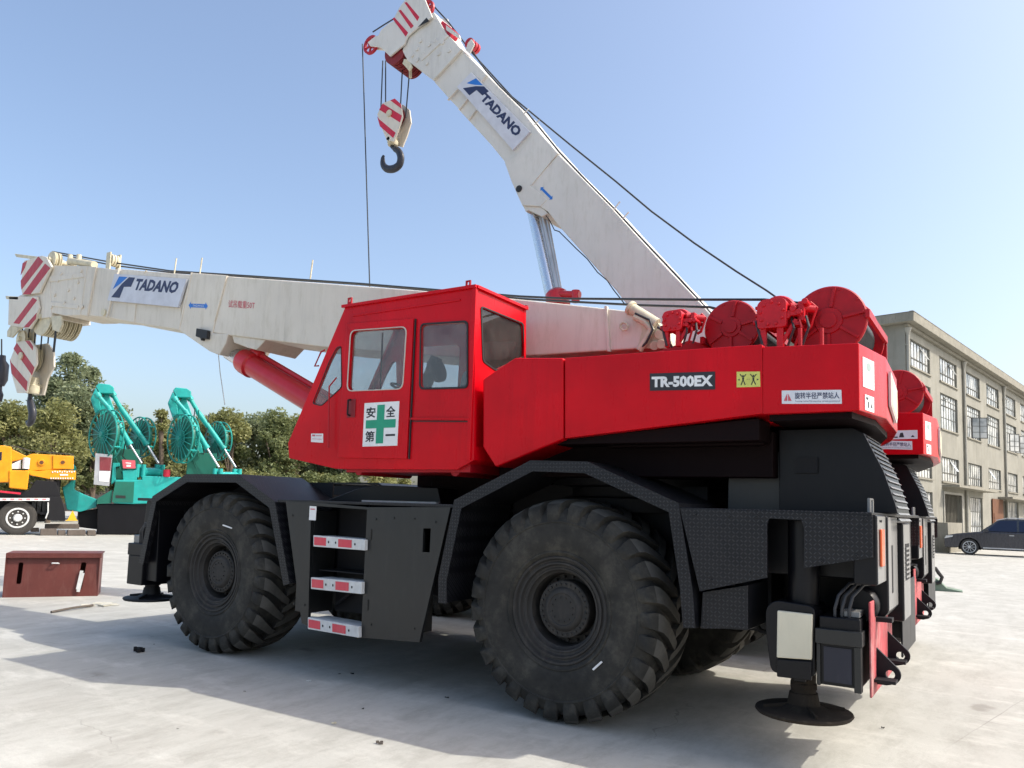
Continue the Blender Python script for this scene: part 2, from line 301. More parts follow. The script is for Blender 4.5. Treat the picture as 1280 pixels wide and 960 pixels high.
class MB:
    def __init__(s, off=None, tf=None):
        s.v = []; s.f = []; s.sm = []; s.mi = []; s.cur = 0
        s.off = Vector(off) if off is not None else OFF.copy(); s.tf = tf
    def face(s, pts, smooth=False):
        i = len(s.v); s.v += [Vector(p) for p in pts]; s.f.append(list(range(i, i+len(pts)))); s.sm.append(smooth); s.mi.append(s.cur)
    def grid(s, rows, closed=False, smooth=True, caps=False):
        i = len(s.v); n = len(rows[0])
        for r in rows: s.v += [Vector(p) for p in r]
        for a in range(len(rows)-1):
            for b_ in range(n if closed else n-1):
                c = (b_+1) % n
                s.f.append([i+a*n+b_, i+a*n+c, i+(a+1)*n+c, i+(a+1)*n+b_]); s.sm.append(smooth); s.mi.append(s.cur)
        if caps:
            s.f.append([i+k for k in range(n)][::-1]); s.sm.append(False); s.mi.append(s.cur)
            s.f.append([i+(len(rows)-1)*n+k for k in range(n)]); s.sm.append(False); s.mi.append(s.cur)
    def ext(s, bot, top, smooth=False):
        s.grid([bot, top], True, smooth, True)
    def box(s, x0, x1, y0, y1, z0, z1):
        s.ext([(x0, y0, z0), (x1, y0, z0), (x1, y1, z0), (x0, y1, z0)], [(x0, y0, z1), (x1, y0, z1), (x1, y1, z1), (x0, y1, z1)])
    def py(s, pts, y0, y1):              # prism of an x-z outline
        s.ext([(a, y0, b) for a, b in pts], [(a, y1, b) for a, b in pts])
    def px(s, pts, x0, x1):              # prism of a y-z outline
        s.ext([(x0, a, b) for a, b in pts], [(x1, a, b) for a, b in pts])
    def pz(s, pts, z0, z1):
        s.ext([(a, b, z0) for a, b in pts], [(a, b, z1) for a, b in pts])
    def cyl(s, a, b, r, r2=None, n=20, caps=True):
        a = Vector(a); b = Vector(b); r2 = r if r2 is None else r2
        d = (b-a).normalized(); u = d.orthogonal().normalized(); w = d.cross(u)
        ring = lambda c, rr: [c+(u*math.cos(2*PI*k/n)+w*math.sin(2*PI*k/n))*rr for k in range(n)]
        s.grid([ring(a, r), ring(b, r2)], True, True, caps)
    def lathe(s, c, ax, prof, n=32, caps=True):   # prof: (along, radius)
        c = Vector(c); d = Vector(ax).normalized(); u = d.orthogonal().normalized(); w = d.cross(u)
        rows = [[c+d*t+(u*math.cos(2*PI*k/n)+w*math.sin(2*PI*k/n))*r for k in range(n)] for t, r in prof]
        s.grid(rows, True, True, caps)
    def tube(s, pts, r, n=8):
        pts = [Vector(p) for p in pts]; rows = []
        d0 = (pts[1]-pts[0]).normalized(); u = d0.orthogonal().normalized()
        for k, p_ in enumerate(pts):
            if k == 0: d = d0
            elif k == len(pts)-1: d = (pts[-1]-pts[-2]).normalized()
            else: d = ((pts[k+1]-p_).normalized()+(p_-pts[k-1]).normalized()).normalized()
            u = (u-d*u.dot(d)).normalized(); w = d.cross(u)
            rows.append([p_+(u*math.cos(2*PI*j/n)+w*math.sin(2*PI*j/n))*r for j in range(n)])
        s.grid(rows, True, True, True)
    def bar(s, a, b, w, h, up=(0, 0, 1)):
        a = Vector(a); b = Vector(b); d = (b-a).normalized(); sd = d.cross(Vector(up)).normalized(); u = sd.cross(d)
        q = lambda c: [c-sd*w/2-u*h/2, c+sd*w/2-u*h/2, c+sd*w/2+u*h/2, c-sd*w/2+u*h/2]
        s.ext(q(a), q(b))
    def holed(s, outer, holes, fn, t):   # fn(u,v,depth)
        loops = [outer]+holes
        flatp = [Vector((p[0], p[1], 0)) for l in loops for p in l]
        tris = tessellate_polygon([[Vector((p[0], p[1], 0)) for p in l] for l in loops])
        for dpt, rev in ((0, False), (t, True)):
            i = len(s.v); s.v += [Vector(fn(p.x, p.y, dpt)) for p in flatp]
            for tr in tris:
                s.f.append([i+k for k in (tr[::-1] if rev else tr)]); s.sm.append(False); s.mi.append(s.cur)
        for l in loops:
            s.grid([[fn(p[0], p[1], 0) for p in l], [fn(p[0], p[1], t) for p in l]], True, False, False)
    def build(s, name, mat, parent=None, bevel=0, seg=2):
        me = bpy.data.meshes.new(name)
        vs = [v+s.off for v in s.v]
        if s.tf is not None: vs = [s.tf @ v for v in vs]
        me.from_pydata(vs, [], s.f); me.update()
        for i, p_ in enumerate(me.polygons): p_.use_smooth = s.sm[i] or bevel > 0; p_.material_index = s.mi[i]
        bm = bmesh.new(); bm.from_mesh(me); bmesh.ops.remove_doubles(bm, verts=bm.verts, dist=0.00005)
        bmesh.ops.recalc_face_normals(bm, faces=bm.faces); bm.to_mesh(me); bm.free()
        me.set_sharp_from_angle(angle=math.radians(38))
        for m_ in (mat if isinstance(mat, (list, tuple)) else [mat]): me.materials.append(m_)
        o = place(name, me, parent)
        if bevel > 0:
            b_ = o.modifiers.new('edge_bevel', 'BEVEL'); b_.width = bevel; b_.segments = seg; b_.limit_method = 'ANGLE'; b_.angle_limit = math.radians(30); b_.harden_normals = True
        return o
def rpoly(pts, r, n=5):
    out = []; m = len(pts)
    for i in range(m):
        p0, p1, p2 = Vector(pts[i-1]).to_2d(), Vector(pts[i]).to_2d(), Vector(pts[(i+1) % m]).to_2d()
        a = p1+(p0-p1).normalized()*min(r, (p0-p1).length*0.45); b = p1+(p2-p1).normalized()*min(r, (p2-p1).length*0.45)
        for k in range(n+1):
            t = k/n; out.append(tuple((1-t)**2*a+2*t*(1-t)*p1+t*t*b))
    return out
def circ(cx, cy, r, n=20): return [(cx+r*math.cos(2*PI*k/n), cy+r*math.sin(2*PI*k/n)) for k in range(n)]
def offs(pts, d):                        # shrink/grow an outline about its centroid
    cx = sum(p[0] for p in pts)/len(pts); cy = sum(p[1] for p in pts)/len(pts)
    return [(p[0]+(cx-p[0])*d/max(1e-6, math.hypot(cx-p[0], cy-p[1])), p[1]+(cy-p[1])*d/max(1e-6, math.hypot(cx-p[0], cy-p[1]))) for p in pts]

# lettering: glyph outlines bent onto a quad
_tc = {}
def glyphs(txt, bold=0.0, shear=0.0):
    key = (txt, bold, shear)
    if key in _tc: return _tc[key]
    cu = bpy.data.curves.new('t', 'FONT'); cu.body = txt; cu.size = 1; cu.offset = bold; cu.shear = shear; cu.resolution_u = 2
    o = bpy.data.objects.new('t', cu); COL.objects.link(o)
    dg = bpy.context.evaluated_depsgraph_get(); dg.update()
    me = bpy.data.meshes.new_from_object(o.evaluated_get(dg))
    vs = [v.co.copy() for v in me.vertices]; fs = [list(p.vertices) for p in me.polygons]
    bpy.data.objects.remove(o); bpy.data.curves.remove(cu); bpy.data.meshes.remove(me)
    x0 = min(v.x for v in vs); x1 = max(v.x for v in vs); y0 = min(v.y for v in vs); y1 = max(v.y for v in vs)
    vs = [((v.x-x0)/(x1-x0), (v.y-y0)/(y1-y0)) for v in vs]
    _tc[key] = (vs, fs); return _tc[key]
class Quad:                              # BL, BR, TR, TL in world space
    def __init__(s, bl, br, tr, tl):
        s.q = [Vector(a) for a in (bl, br, tr, tl)]
        s.n = (s.q[1]-s.q[0]).cross(s.q[3]-s.q[0]).normalized()
        if s.n.dot(CAM-s.q[0]) < 0: s.n = -s.n
    def p(s, u, v, d=0.0):
        a, b, c, e = s.q
        return (a*(1-u)+b*u)*(1-v)+(e*(1-u)+c*u)*v+s.n*d
    def plate(s, name, mat, parent, d=0.004, u0=0, u1=1, v0=0, v1=1, base=-0.004):
        m = MB(off=(0, 0, 0)); m.ext([s.p(u0, v0, base), s.p(u1, v0, base), s.p(u1, v1, base), s.p(u0, v1, base)], [s.p(u0, v0, d), s.p(u1, v0, d), s.p(u1, v1, d), s.p(u0, v1, d)])
        return m.build(name, mat, parent)
    def text(s, m, txt, u0, u1, v0, v1, d=0.0055, bold=0.0, shear=0.0):
        vs, fs = glyphs(txt, bold, shear); i = len(m.v)
        m.v += [s.p(u0+(u1-u0)*a, v0+(v1-v0)*b, d) for a, b in vs]
        for f in fs: m.f.append([i+k for k in f]); m.sm.append(False); m.mi.append(m.cur)
    def poly(s, m, pts, d=0.0055): m.face([s.p(a, b, d) for a, b in pts])
def quad(px4, ax, v): return Quad(*[at(a, b, ax, v)+OFF for a, b in px4])
# ------------------------------------------------------------------ wheels (built once, axis along y, outer face -y)
def wheel_meshes():
    m = MB(off=(0, 0, 0))
    prof = [(-0.29, 0.425), (-0.33, 0.445), (-0.348, 0.47), (-0.366, 0.54), (-0.374, 0.62), (-0.364, 0.72), (-0.345, 0.795), (-0.300, 0.845), (-0.22, 0.862), (0, 0.866)]
    prof = prof+[(-a, r) for a, r in prof[-2::-1]]
    # fine moulded rings on the sidewall
    pr2 = []
    for a, r in prof:
        pr2.append((a, r))
        if abs(r-0.47) < 1e-6 or abs(r-0.72) < 1e-6:
            s_ = -1 if a < 0 else 1
            pr2 += [(a+s_*0.007, r+(0.006)), (a+s_*0.007, r+0.016), (a, r+0.022)] if a < 0 else []
    m.lathe((0, 0, 0), (0, 1, 0), pr2, 96, False)
    nl = 27; pitch = 2*PI/nl
    path = [(-0.03, .838, -0.03, .918, -0.75), (0.05, .838, 0.05, .925, -0.56), (0.13, .836, 0.13, .925, -0.32), (0.21, .830, 0.215, .924, -0.06), (0.275, .818, 0.290, .910, 0.16), (0.318, .795, 0.338, .885, 0.25), (0.345, .765, 0.364, .84, 0.28), (0.358, .745, 0.370, .785, 0.29), (0.364, .735, 0.367, .740, 0.29)]
    wd = [0.18, 0.22, 0.25, 0.29, 0.33, 0.35, 0.33, 0.28, 0.20]
    rnd = random.Random(3)
    for side in (-1, 1):
        for k in range(nl):
            th0 = (k+(0.5 if side > 0 else 0))*pitch; jt = rnd.uniform(-0.01, 0.01)
            rows = []
            for (yb, rb, yt, rt, ang), w in zip(path, wd):
                th = th0+ang*pitch*1.1*1.0+jt; hw = w*pitch
                P_ = lambda y, r, t: (r*math.cos(t), side*y, r*math.sin(t))
                rows.append([P_(yb, rb-0.01, th-hw*1.12), P_(yt, rt, th-hw*0.92), P_(yt, rt, th+hw*0.92), P_(yb, rb-0.01, th+hw*1.12)])
            f0 = len(m.f); m.grid(rows, True, False, True)
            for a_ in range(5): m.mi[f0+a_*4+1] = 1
    tyre = m
    r = MB(off=(0, 0, 0))
    r.lathe((0, 0, 0), (0, 1, 0), [(-0.300, 0.448), (-0.328, 0.452), (-0.340, 0.440), (-0.338, 0.425), (-0.315, 0.412), (-0.312, 0.398), (-0.326, 0.392), (-0.326, 0.378), (-0.298, 0.366), (-0.294, 0.350), (-0.300, 0.345), (-0.296, 0.332), (-0.262, 0.322), (-0.250, 0.306), (-0.205, 0.300), (-0.10, 0.292), (-0.095, 0.02)], 72, False)
    r.lathe((0, 0, 0), (0, 1, 0), [(0.30, 0.448), (0.30, 0.39), (0.12, 0.36), (0.10, 0.02)], 48, False)
    h = MB(off=(0, 0, 0))
    h.lathe((0, 0, 0), (0, 1, 0), [(-0.09, 0.238), (-0.235, 0.238), (-0.243, 0.230), (-0.243, 0.185), (-0.262, 0.172), (-0.272, 0.150), (-0.272, 0.135), (-0.266, 0.128), (-0.268, 0.02), (-0.268, 0.001)], 56, False)
    for k in range(28):
        t = 2*PI*k/28; c = Vector((0.209*math.cos(t), 0, 0.209*math.sin(t)))
        h.cyl(c+Vector((0, -0.238, 0)), c+Vector((0, -0.256, 0)), 0.0105, n=6)
    for k in range(12):
        t = 2*PI*(k+.5)/12; c = Vector((0.10*math.cos(t), 0, 0.10*math.sin(t))); h.cyl(c+Vector((0, -0.262, 0)), c+Vector((0, -0.276, 0)), 0.007, n=6)
    for k in range(20):
        t = 2*PI*k/20; c = Vector((0.268*math.cos(t), 0, 0.268*math.sin(t))); h.cyl(c+Vector((0, -0.09, 0)), c+Vector((0, -0.135, 0)), 0.014, n=6)
    return tyre, r, h
_wm = None
def add_wheel(root, x, y, face):
    global _wm
    if _wm is None:
        ms = []
        for mb, nm, mt in zip(wheel_meshes(), ('tyre', 'rim', 'hub'), ((M_rubber, M_dustylit), M_hub, M_hub)):
            o = mb.build(nm, mt); ms.append(o.data); bpy.data.objects.remove(o)
        _wm = ms
    base = Matrix.Translation(Vector((x, y, 0.915))+OFF)
    if face > 0: base = base @ Matrix.Rotation(PI, 4, 'Z')
    base = base @ Matrix.Rotation(random.uniform(0, 0.2), 4, 'Y')
    w = place('wheel', _wm[1], root, mat=base)
    place('tyre', _wm[0], w, mat=base); place('hub', _wm[2], w, mat=base)

# ------------------------------------------------------------------ crane
def arc_fender(root, px_out, sgn, depth_in):
    """folded diamond-plate mudguard: outline at the outer side plane"""
    o = xz(px_out, -1.6)
    # inner line parallel
    def inset(pts, d):
        out = []
        for i, p_ in enumerate(pts):
            a = Vector(pts[max(0, i-1)]); c = Vector(pts[min(len(pts)-1, i+1)]); t = (c-a).normalized(); n = Vector((t.y, -t.x))
            if i in (0, len(pts)-1): k = 1
            else:
                t1 = (Vector(p_)-a).normalized(); k = 1/max(0.5, t1.dot(t))
            out.append((p_[0]+n.x*d*k, p_[1]+n.y*d*k))
        return out
    i1 = inset(o, 0.022); i2 = inset(o, 0.095)
    f = lambda y: sgn*y
    m = MB()
    ya, yb = (f(-1.598), f(-1.598+depth_in))
    for a in range(len(o)-1):
        m.ext([(o[a][0], ya, o[a][1]), (o[a+1][0], ya, o[a+1][1]), (i1[a+1][0], ya, i1[a+1][1]), (i1[a][0], ya, i1[a][1])],
              [(o[a][0], yb, o[a][1]), (o[a+1][0], yb, o[a+1][1]), (i1[a+1][0], yb, i1[a+1][1]), (i1[a][0], yb, i1[a][1])])
    fd = m.build('fender', M_tread, root)
    m = MB()
    ya, yb = (f(-1.612), f(-1.600))
    for a in range(len(o)-1):
        m.ext([(o[a][0], ya, o[a][1]), (o[a+1][0], ya, o[a+1][1]), (i2[a+1][0], ya, i2[a+1][1]), (i2[a][0], ya, i2[a][1])],
              [(o[a][0], yb, o[a][1]), (o[a+1][0], yb, o[a+1][1]), (i2[a+1][0], yb, i2[a+1][1]), (i2[a][0], yb, i2[a][1])])
    m.build('fender_lip', M_tread, fd)

def foot(root, x, y, ztop, zp, near=False):
    m = MB(); m.cyl((x, y, zp+0.10), (x, y, ztop), 0.085, n=24); m.cyl((x, y, zp+0.18), (x, y, zp+0.215), 0.10, n=6)
    j = m.build('jack_rod', M_foot if near else M_dark, root)
    m = MB(); m.lathe((x, y, zp), (0, 0, 1), [(0, 0.001), (0, 0.315), (0.018, 0.33), (0.03, 0.325), (0.04, 0.17), (0.07, 0.11), (0.15, 0.095), (0.15, 0.001)], 40, False)
    for k in range(4):
        t = k*PI/2+0.5; m.bar((x+0.08*math.cos(t), y+0.08*math.sin(t), zp+0.06), (x+0.28*math.cos(t), y+0.28*math.sin(t), zp+0.035), 0.015, 0.04)
    m.build('foot_plate', M_dark if not near else M_foot, root)

def make_chassis(root, which):
    global OFF
    # main frame, decks
    m = MB()
    m.box(-5.75, 2.25, -0.52, 0.52, 0.78, 1.38)
    m.box(-5.95, -5.55, -1.05, 1.05, 0.75, 1.45)
    m.box(-3.25, -1.1, -0.95, 0.95, 1.05, 1.70)
    m.box(-0.95, 1.0, -0.62, 0.62, 1.30, 1.74)
    m.box(-5.6, -3.4, -0.62, 0.62, 1.30, 1.74)
    m.box(1.1, 2.36, -1.25, 1.25, 1.32, 1.74)
    fr = m.build('frame', M_black, root, 0.012)
    for bx_ in ((-3.40, -1.06, -1.596, 1.596, 1.735, 1.765), (1.07, 2.40, -1.596, 1.596, 1.765, 1.79), (-6.05, -5.62, -1.55, 1.55, 1.70, 1.735)):
        m = MB(); m.box(*bx_); m.build('deck_plate', M_tread, root, 0.004)
    for x in (0, -4.516):
        m = MB(); m.cyl((x, -0.95, 0.915), (x, 0.95, 0.915), 0.15, n=20); m.lathe((x, -0.28, 0.915), (0, 1, 0), [(0, 0.15), (0.1, 0.26), (0.28, 0.31), (0.46, 0.26), (0.56, 0.15)], 24)
        for s in (-1, 1):
            m.bar((x-0.35, s*0.6, 0.72), (x+0.35, s*0.6, 0.72), 0.10, 0.12); m.cyl((x+0.1, s*0.7, 0.8), (x+0.5, s*0.55, 1.3), 0.05)
        m.build('axle', M_dark, root)
    m = MB(); m.cyl((-4.2, 0.05, 0.85), (-0.3, 0.05, 0.9), 0.06); m.build('drive_shaft', M_dark, root)
    # wheel-well inner walls
    for x, zt_ in ((0.0, 1.90), (-4.516, 1.84)):
        m = MB()
        for s in (-1, 1): m.box(x-1.0, x+0.98, s*0.66-0.01, s*0.66+0.01, 0.95, 1.98)
        m.box(x-1.0, x+0.98, -0.65, 0.65, 1.74, zt_)
        m.build('wheel_well', M_dark, root)
    PF = [(174.5, 703), (191.7, 620.5), (234, 592.6), (298, 592.6), (344.5, 627), (363, 729)]
    PR = [(548.75, 753.75), (548.75, 722.5), (568.75, 625), (663.75, 575.5), (735, 577), (848.75, 628.75), (866, 735), (870, 785)]
    for s in (1, -1):
        arc_fender(root, PF, s, 0.92); arc_fender(root, PR, s, 0.92)
    for x in (0, -4.516):
        add_wheel(root, x, -1.17, -1); add_wheel(root, x, 1.17, 1)
    # side locker panels with the ladder recess
    for s in (-1, 1):
        m = MB()
        lp = xz([(357, 626.5), (389, 628), (385, 783), (377, 779)], -1.6)
        rp = xz([(459, 634), (563, 634), (524, 803), (451, 797)], -1.6)
        ya, yb = (-1.60, -1.565) if s < 0 else (1.565, 1.60)
        m.py(lp, ya, yb)
        slot = xz([(529, 660.5), (538.5, 660.5), (537, 690.5), (528, 690)], -1.6)
        m.holed(rp, [slot], lambda u, v, d: (u, ya+d, v), yb-ya)
        m.py(xz([(389, 628), (459, 634), (459, 637), (389, 632)], -1.6), ya, yb)
        yc, yd = (-1.56, -1.25) if s < 0 else (1.25, 1.56)
        m.box(-2.03, -1.52, yc, yd, 0.55, 1.66); m.box(-3.08, -2.86, yc, yd, 0.62, 1.66)
        for (bx_, bz_) in ((-1.98, 1.60), (-1.98, 0.60), (-1.25, 1.60), (-1.45, 0.62), (-3.15, 1.6), (-2.92, 1.6), (-3.05, 0.7), (-2.9, 0.7), (-1.75, 1.62), (-1.5, 1.62)):
            m.cyl((bx_, s*1.60, bz_), (bx_, s*1.608, bz_), 0.012, n=6)
        for zc in (1.45, 0.78):
            m.cyl((-2.035, s*1.603, zc-0.05), (-2.035, s*1.603, zc+0.05), 0.010, n=8)
        sp = m.build('side_locker', M_grey, root, 0.004)
        m = MB(); m.box(-2.84, -2.06, s*1.22-0.01, s*1.22+0.01, 0.62, 1.70); m.box(-2.82, -2.08, min(s*1.22, s*1.5), max(s*1.22, s*1.5), 1.05, 1.06)
        m.cyl((-2.75, s*1.3, 0.7), (-2.3, s*1.3, 1.0), 0.02)
        m.build('ladder_recess', M_dark, sp)
        for (a, b, c, d_) in (((393, 669), (457.5, 674.5), (457, 688), (393, 683)), ((390, 721.5), (453.5, 727.5), (453, 742.5), (390, 736)), ((386, 771.5), (449.5, 783), (449.5, 797), (386, 786))):
            P4 = xz([d_, c, b, a], -1.63)
            m = MB(); y0, y1 = (-1.645, -1.60) if s < 0 else (1.60, 1.645)
            m.py(P4, y0, y1)
            y2, y3 = (-1.60, -1.38) if s < 0 else (1.38, 1.60)
            m.py([(P4[0][0], P4[3][1]-0.03), (P4[1][0], P4[2][1]-0.03), (P4[1][0], P4[2][1]-0.006), (P4[0][0], P4[3][1]-0.006)], y2, y3)
            st = m.build('step', M_alum, root, 0.004)
            if s < 0:
                Q = Quad(*[Vector((q[0], -1.645, q[1]))+OFF for q in P4])
                for u0, u1 in ((0.02, 0.26), (0.50, 0.76)):
                    mm = MB(off=(0, 0, 0)); Q.poly(mm, [(u0, 0.14), (u1, 0.14), (u1, 0.86), (u0, 0.86)], 0.003); mm.build('reflector_tape', M_refl, st)
                mm = MB(off=(0, 0, 0))
                for u in (0.31, 0.45, 0.82): mm.face([Q.p(u+0.014*math.cos(t), 0.5+0.12*math.sin(t), 0.003) for t in [k*PI/4 for k in range(8)]])
                mm.build('rivet', M_dark, st)
    if which == 1:
        for p4 in ([(740, 836.5), (742, 838), (753, 828), (751, 826.5)], [(278, 657), (289.5, 661), (290, 659.5), (278.5, 655.5)]):
            quad(p4, 'y', -1.5475).plate('chalk_mark', S_white, root, d=0.001, base=-0.012)
        q = quad([(386.5, 650), (394.5, 650.5), (395.5, 633), (387.5, 632.5)], 'y', -1.602); q.plate('small_white_label', S_white, root)
        m = MB(off=(0, 0, 0)); q.poly(m, [(0.15, 0.75), (0.85, 0.75), (0.85, 0.83), (0.15, 0.83)]); m.build('label_print', S_red, root)
    # rear diamond-plate skirt with the jack slot
    for s in (-1, 1):
        ol = xz([(850, 635), (1091, 645), (1091, 697), (1005, 710), (1005, 660), (1002, 650), (962, 648), (959, 655), (959, 722), (875, 739)], -1.6)
        ya, yb = (-1.606, -1.58) if s < 0 else (1.58, 1.606)
        m = MB(); m.holed(ol, [], lambda u, v, d: (u, ya+d, v), yb-ya)
        for bx_ in (1.2, 1.45, 1.65, 2.08, 2.25, 2.36):
            m.cyl((bx_, s*1.606, 1.74), (bx_, s*1.614, 1.74), 0.011, n=6)
        for bx_, bz_ in ((1.32, 1.27), (1.6, 1.34), (2.08, 1.45), (2.3, 1.5)): m.cyl((bx_, s*1.606, bz_), (bx_, s*1.614, bz_), 0.011, n=6)
        m.build('rear_skirt', M_tread, root)
    for s in (-1, 1):
        m = MB(); a = xz([(878, 740), (935, 731), (935, 788), (905, 786), (875, 786)], -1.55)
        y0, y1 = sorted((s*1.55, s*0.95)); m.py(a, y0, y1)
        m.build('mud_flap_box', M_tread, root, 0.006)
    # rear corner posts and lamps (faces towards +x)
    _off = OFF.copy()
    for s in (-1, 1):
        OFF = _off+Vector((-0.12 if s > 0 else 0, 0, 0))
        m = MB(); y0, y1 = sorted((s*1.575, s*1.16))
        m.box(2.28, 2.425, y0, y1, 1.31, 1.775)
        y0, y1 = sorted((s*1.16, s*0.62)); m.py([(2.28, 1.10), (2.40, 1.05), (2.44, 1.1), (2.44, 1.77), (2.28, 1.77)], y0, y1)
        p_ = m.build('rear_corner_post', M_black, root, 0.012)
        m = MB(); y0, y1 = sorted((s*1.565, s*1.17)); m.box(2.425, 2.429, y0, y1, 1.32, 1.765); y0, y1 = sorted((s*1.15, s*0.63)); m.box(2.44, 2.4435, y0, y1, 1.11, 1.76); m.build('sunlit_rear_face', M_bright, p_)  # thin pale face on the black post, standing in for sunlight on it
        m = MB(); y0, y1 = sorted((s*1.50, s*1.36)); m.box(2.4295, 2.447, y0, y1, 1.43, 1.68); lm = m.build('rear_lamp', M_orange, root, 0.008)
        m = MB(); m.tube([(2.36, s*1.42, 1.77), (2.36, s*1.42, 1.88), (2.36, s*1.30, 1.88), (2.36, s*1.30, 1.77)], 0.013); m.build('grab_handle', M_bright, root)
        m = MB()
        for k in range(4): m.box(2.4292, 2.432, s*1.42-0.05+k*0.03, s*1.42-0.035+k*0.03, 1.725, 1.74)
        y0, y1 = sorted((s*0.98, s*0.92)); m.box(2.4437, 2.446, y0, y1, 1.22, 1.56)
        m.build('slot', M_dark, p_)
    OFF = _off
    # lower red bumper plate
    for s in (-1, 1):
        m = MB(); y0, y1 = sorted((s*1.46, s*0.36)); m.box(2.352, 2.368, y0, y1, 0.56, 1.19)
        b_ = m.build('rear_bumper', M_faded if s < 0 else M_black, root, 0.008)
    # towing brackets: plates with an eye, and flat tongues
    for yy, zz in ((-1.22, 0.74), (-0.62, 0.78)):
        m = MB(); c = (2.452, zz-0.05)
        ol = [(2.369, zz-0.125), (2.43, zz-0.125)]+[(c[0]+0.066*math.cos(t), c[1]+0.066*math.sin(t)) for t in [(-75+k*15)*PI/180 for k in range(9)]]+[(2.369, zz+0.12)]
        m.holed(ol, [circ(c[0], c[1], 0.030, 14)], lambda u, v, d: (u, yy-0.015+d, v), 0.03)
        m.box(2.369, 2.50, yy-0.15, yy-0.02, zz-0.09, zz-0.07)
        m.build('towing_bracket', M_dark, root)
    m = MB()
    for yy in (-1.2,): m.box(2.369, 2.47, yy-0.05, yy+0.05, 1.04, 1.07)
    m.build('step_tongue', M_dark, root)
    # centre radiator/grille panel
    m = MB(); m.box(2.30, 2.48, -0.60, -0.14, 0.98, 1.72); g = m.build('rear_centre_panel', M_black, root, 0.012)
    m = MB(); m.box(2.48, 2.483, -0.59, -0.15, 0.99, 1.71); m.build('sunlit_centre_face', M_bright, g)  # pale face standing in for sunlight, like the corner posts
    m = MB(); m.box(2.4832, 2.485, -0.50, -0.22, 1.28, 1.56); g1 = m.build('grille_opening', M_dark, g)
    m = MB()
    for k in range(7): m.box(2.4852, 2.492, -0.49, -0.23, 1.30+k*0.036, 1.315+k*0.036)
    m.build('grille_slats', M_bright, g)
    # rear axle dressing, round air tank at the rear corner
    m = MB(); tk = at(1072, 757, 'y', -1.3); m.lathe((tk.x, -1.3, tk.z), (0, 1, 0), [(0, 0.001), (0.0, 0.115), (0.02, 0.13), (0.9, 0.13), (0.92, 0.001)], 28); m.build('air_tank', M_black, root)
    m = MB(); m.lathe((2.10, 0.35, 1.13), (0, 1, 0), [(0, 0.001), (0.0, 0.155), (1.15, 0.155), (1.17, 0.001)], 28); m.build('air_tank', M_black, root)
    # outriggers
    for s in (-1, 1):
        # rear
        x = 1.885; y = s*1.36
        m = MB(); m.cyl((x+0.03, y, 1.08), (x+0.03, y, 1.72), 0.105, n=28)
        m.cyl((x+0.03, y, 1.06), (x+0.03, y, 1.10), 0.125, n=28)
        j = m.build('jack_cylinder', M_black, root)
        m = MB(); y0, y1 = sorted((s*1.56, s*1.16))
        hp = rpoly([(1.735, 0.66), (2.03, 0.66), (2.03, 1.14), (1.76, 1.16), (1.70, 1.10), (1.70, 0.95)], 0.05)
        m.py(hp, y0, y1); m.box(x-0.02, x+0.06, y-0.10, y+0.10, 0.60, 0.67)
        hs = m.build('outrigger_housing', M_black, root, 0.008)
        y0, y1 = sorted((s*1.56, s*1.592)); P4 = xz([(970.5, 822), (1014.5, 825), (1015.5, 768), (971.5, 763)], -1.59)
        m = MB(); m.py(P4, y0, y1); m.build('housing_cover', M_panelw, hs, 0.008)
        P4 = xz([(971, 846), (1014, 851), (1014.5, 827), (970.5, 824)], -1.59)
        m = MB(); m.py(P4, y0+0.002, y1); m.build('housing_lower_cover', M_black, hs, 0.006)
        # beam end box beside it
        m = MB(); y0, y1 = sorted((s*1.55, s*1.05)); m.box(2.055, 2.315, y0, y1, 0.625, 1.08)
        bx = m.build('outrigger_beam_end', M_black, root, 0.01)
        m = MB(); y0, y1 = sorted((s*1.585, s*1.03)); m.box(2.035, 2.33, y0, y1, 0.90, 1.0); m.box(2.275, 2.32, min(s*1.57, s*1.5), max(s*1.57, s*1.5), 0.60, 0.90); m.box(2.04, 2.065, min(s*1.57, s*1.5), max(s*1.57, s*1.5), 0.62, 0.90)
        m.build('clamp_band', M_grey, bx, 0.006)
        y0, y1 = sorted((s*1.553, s*1.56)); m = MB(); m.box(2.085, 2.26, y0, y1, 0.65, 0.88); m.build('beam_end_cover', flat_navy, bx)
        m = MB(); y0, y1 = sorted((s*1.50, s*1.1)); m.box(2.18, 2.305, y0, y1, 1.082, 1.12); m.build('valve_block', M_bright, bx, 0.006)
        m = MB()
        for k in range(3):
            x0 = 2.15+k*0.045
            m.tube([(x0, s*1.50, 1.03), (x0, s*1.51, 1.13), (x0+0.02, s*1.49, 1.22), (x0+0.08, s*1.42, 1.30), (x0+0.16, s*1.3, 1.31)], 0.011)
            m.cyl((x0, s*1.50, 1.0), (x0, s*1.50, 1.06), 0.018, n=8)
        m.build('hydraulic_hose', M_hose, root)
        foot(root, x+0.02, s*1.33, 0.66, 0.36, near=True)
        # front
        x = -6.02; y = s*1.32
        m = MB(); y0, y1 = sorted((s*1.55, s*1.08))
        m.box(-6.16, -5.84, y0, y1, 0.66, 1.02); m.cyl((-6.0, y, 1.0), (-6.0, y, 1.35), 0.10)
        m.box(-6.17, -5.83, y0-0.01, y1+0.01, 1.02, 1.17)
        hs = m.build('outrigger_housing', M_black, root, 0.01)
        m = MB(); m.box(-6.12, -5.93, y0+0.03, y1-0.1, 1.17, 1.27); m.build('housing_cap', M_bright, hs, 0.008)
        m = MB(); m.py([(-5.62, 0.72), (-5.95, 0.72), (-5.98, 1.2), (-5.93, 1.70), (-5.66, 1.72)], min(s*1.5, s*1.15), max(s*1.5, s*1.15)); m.build('front_corner_post', M_black, root, 0.01)
        m = MB()
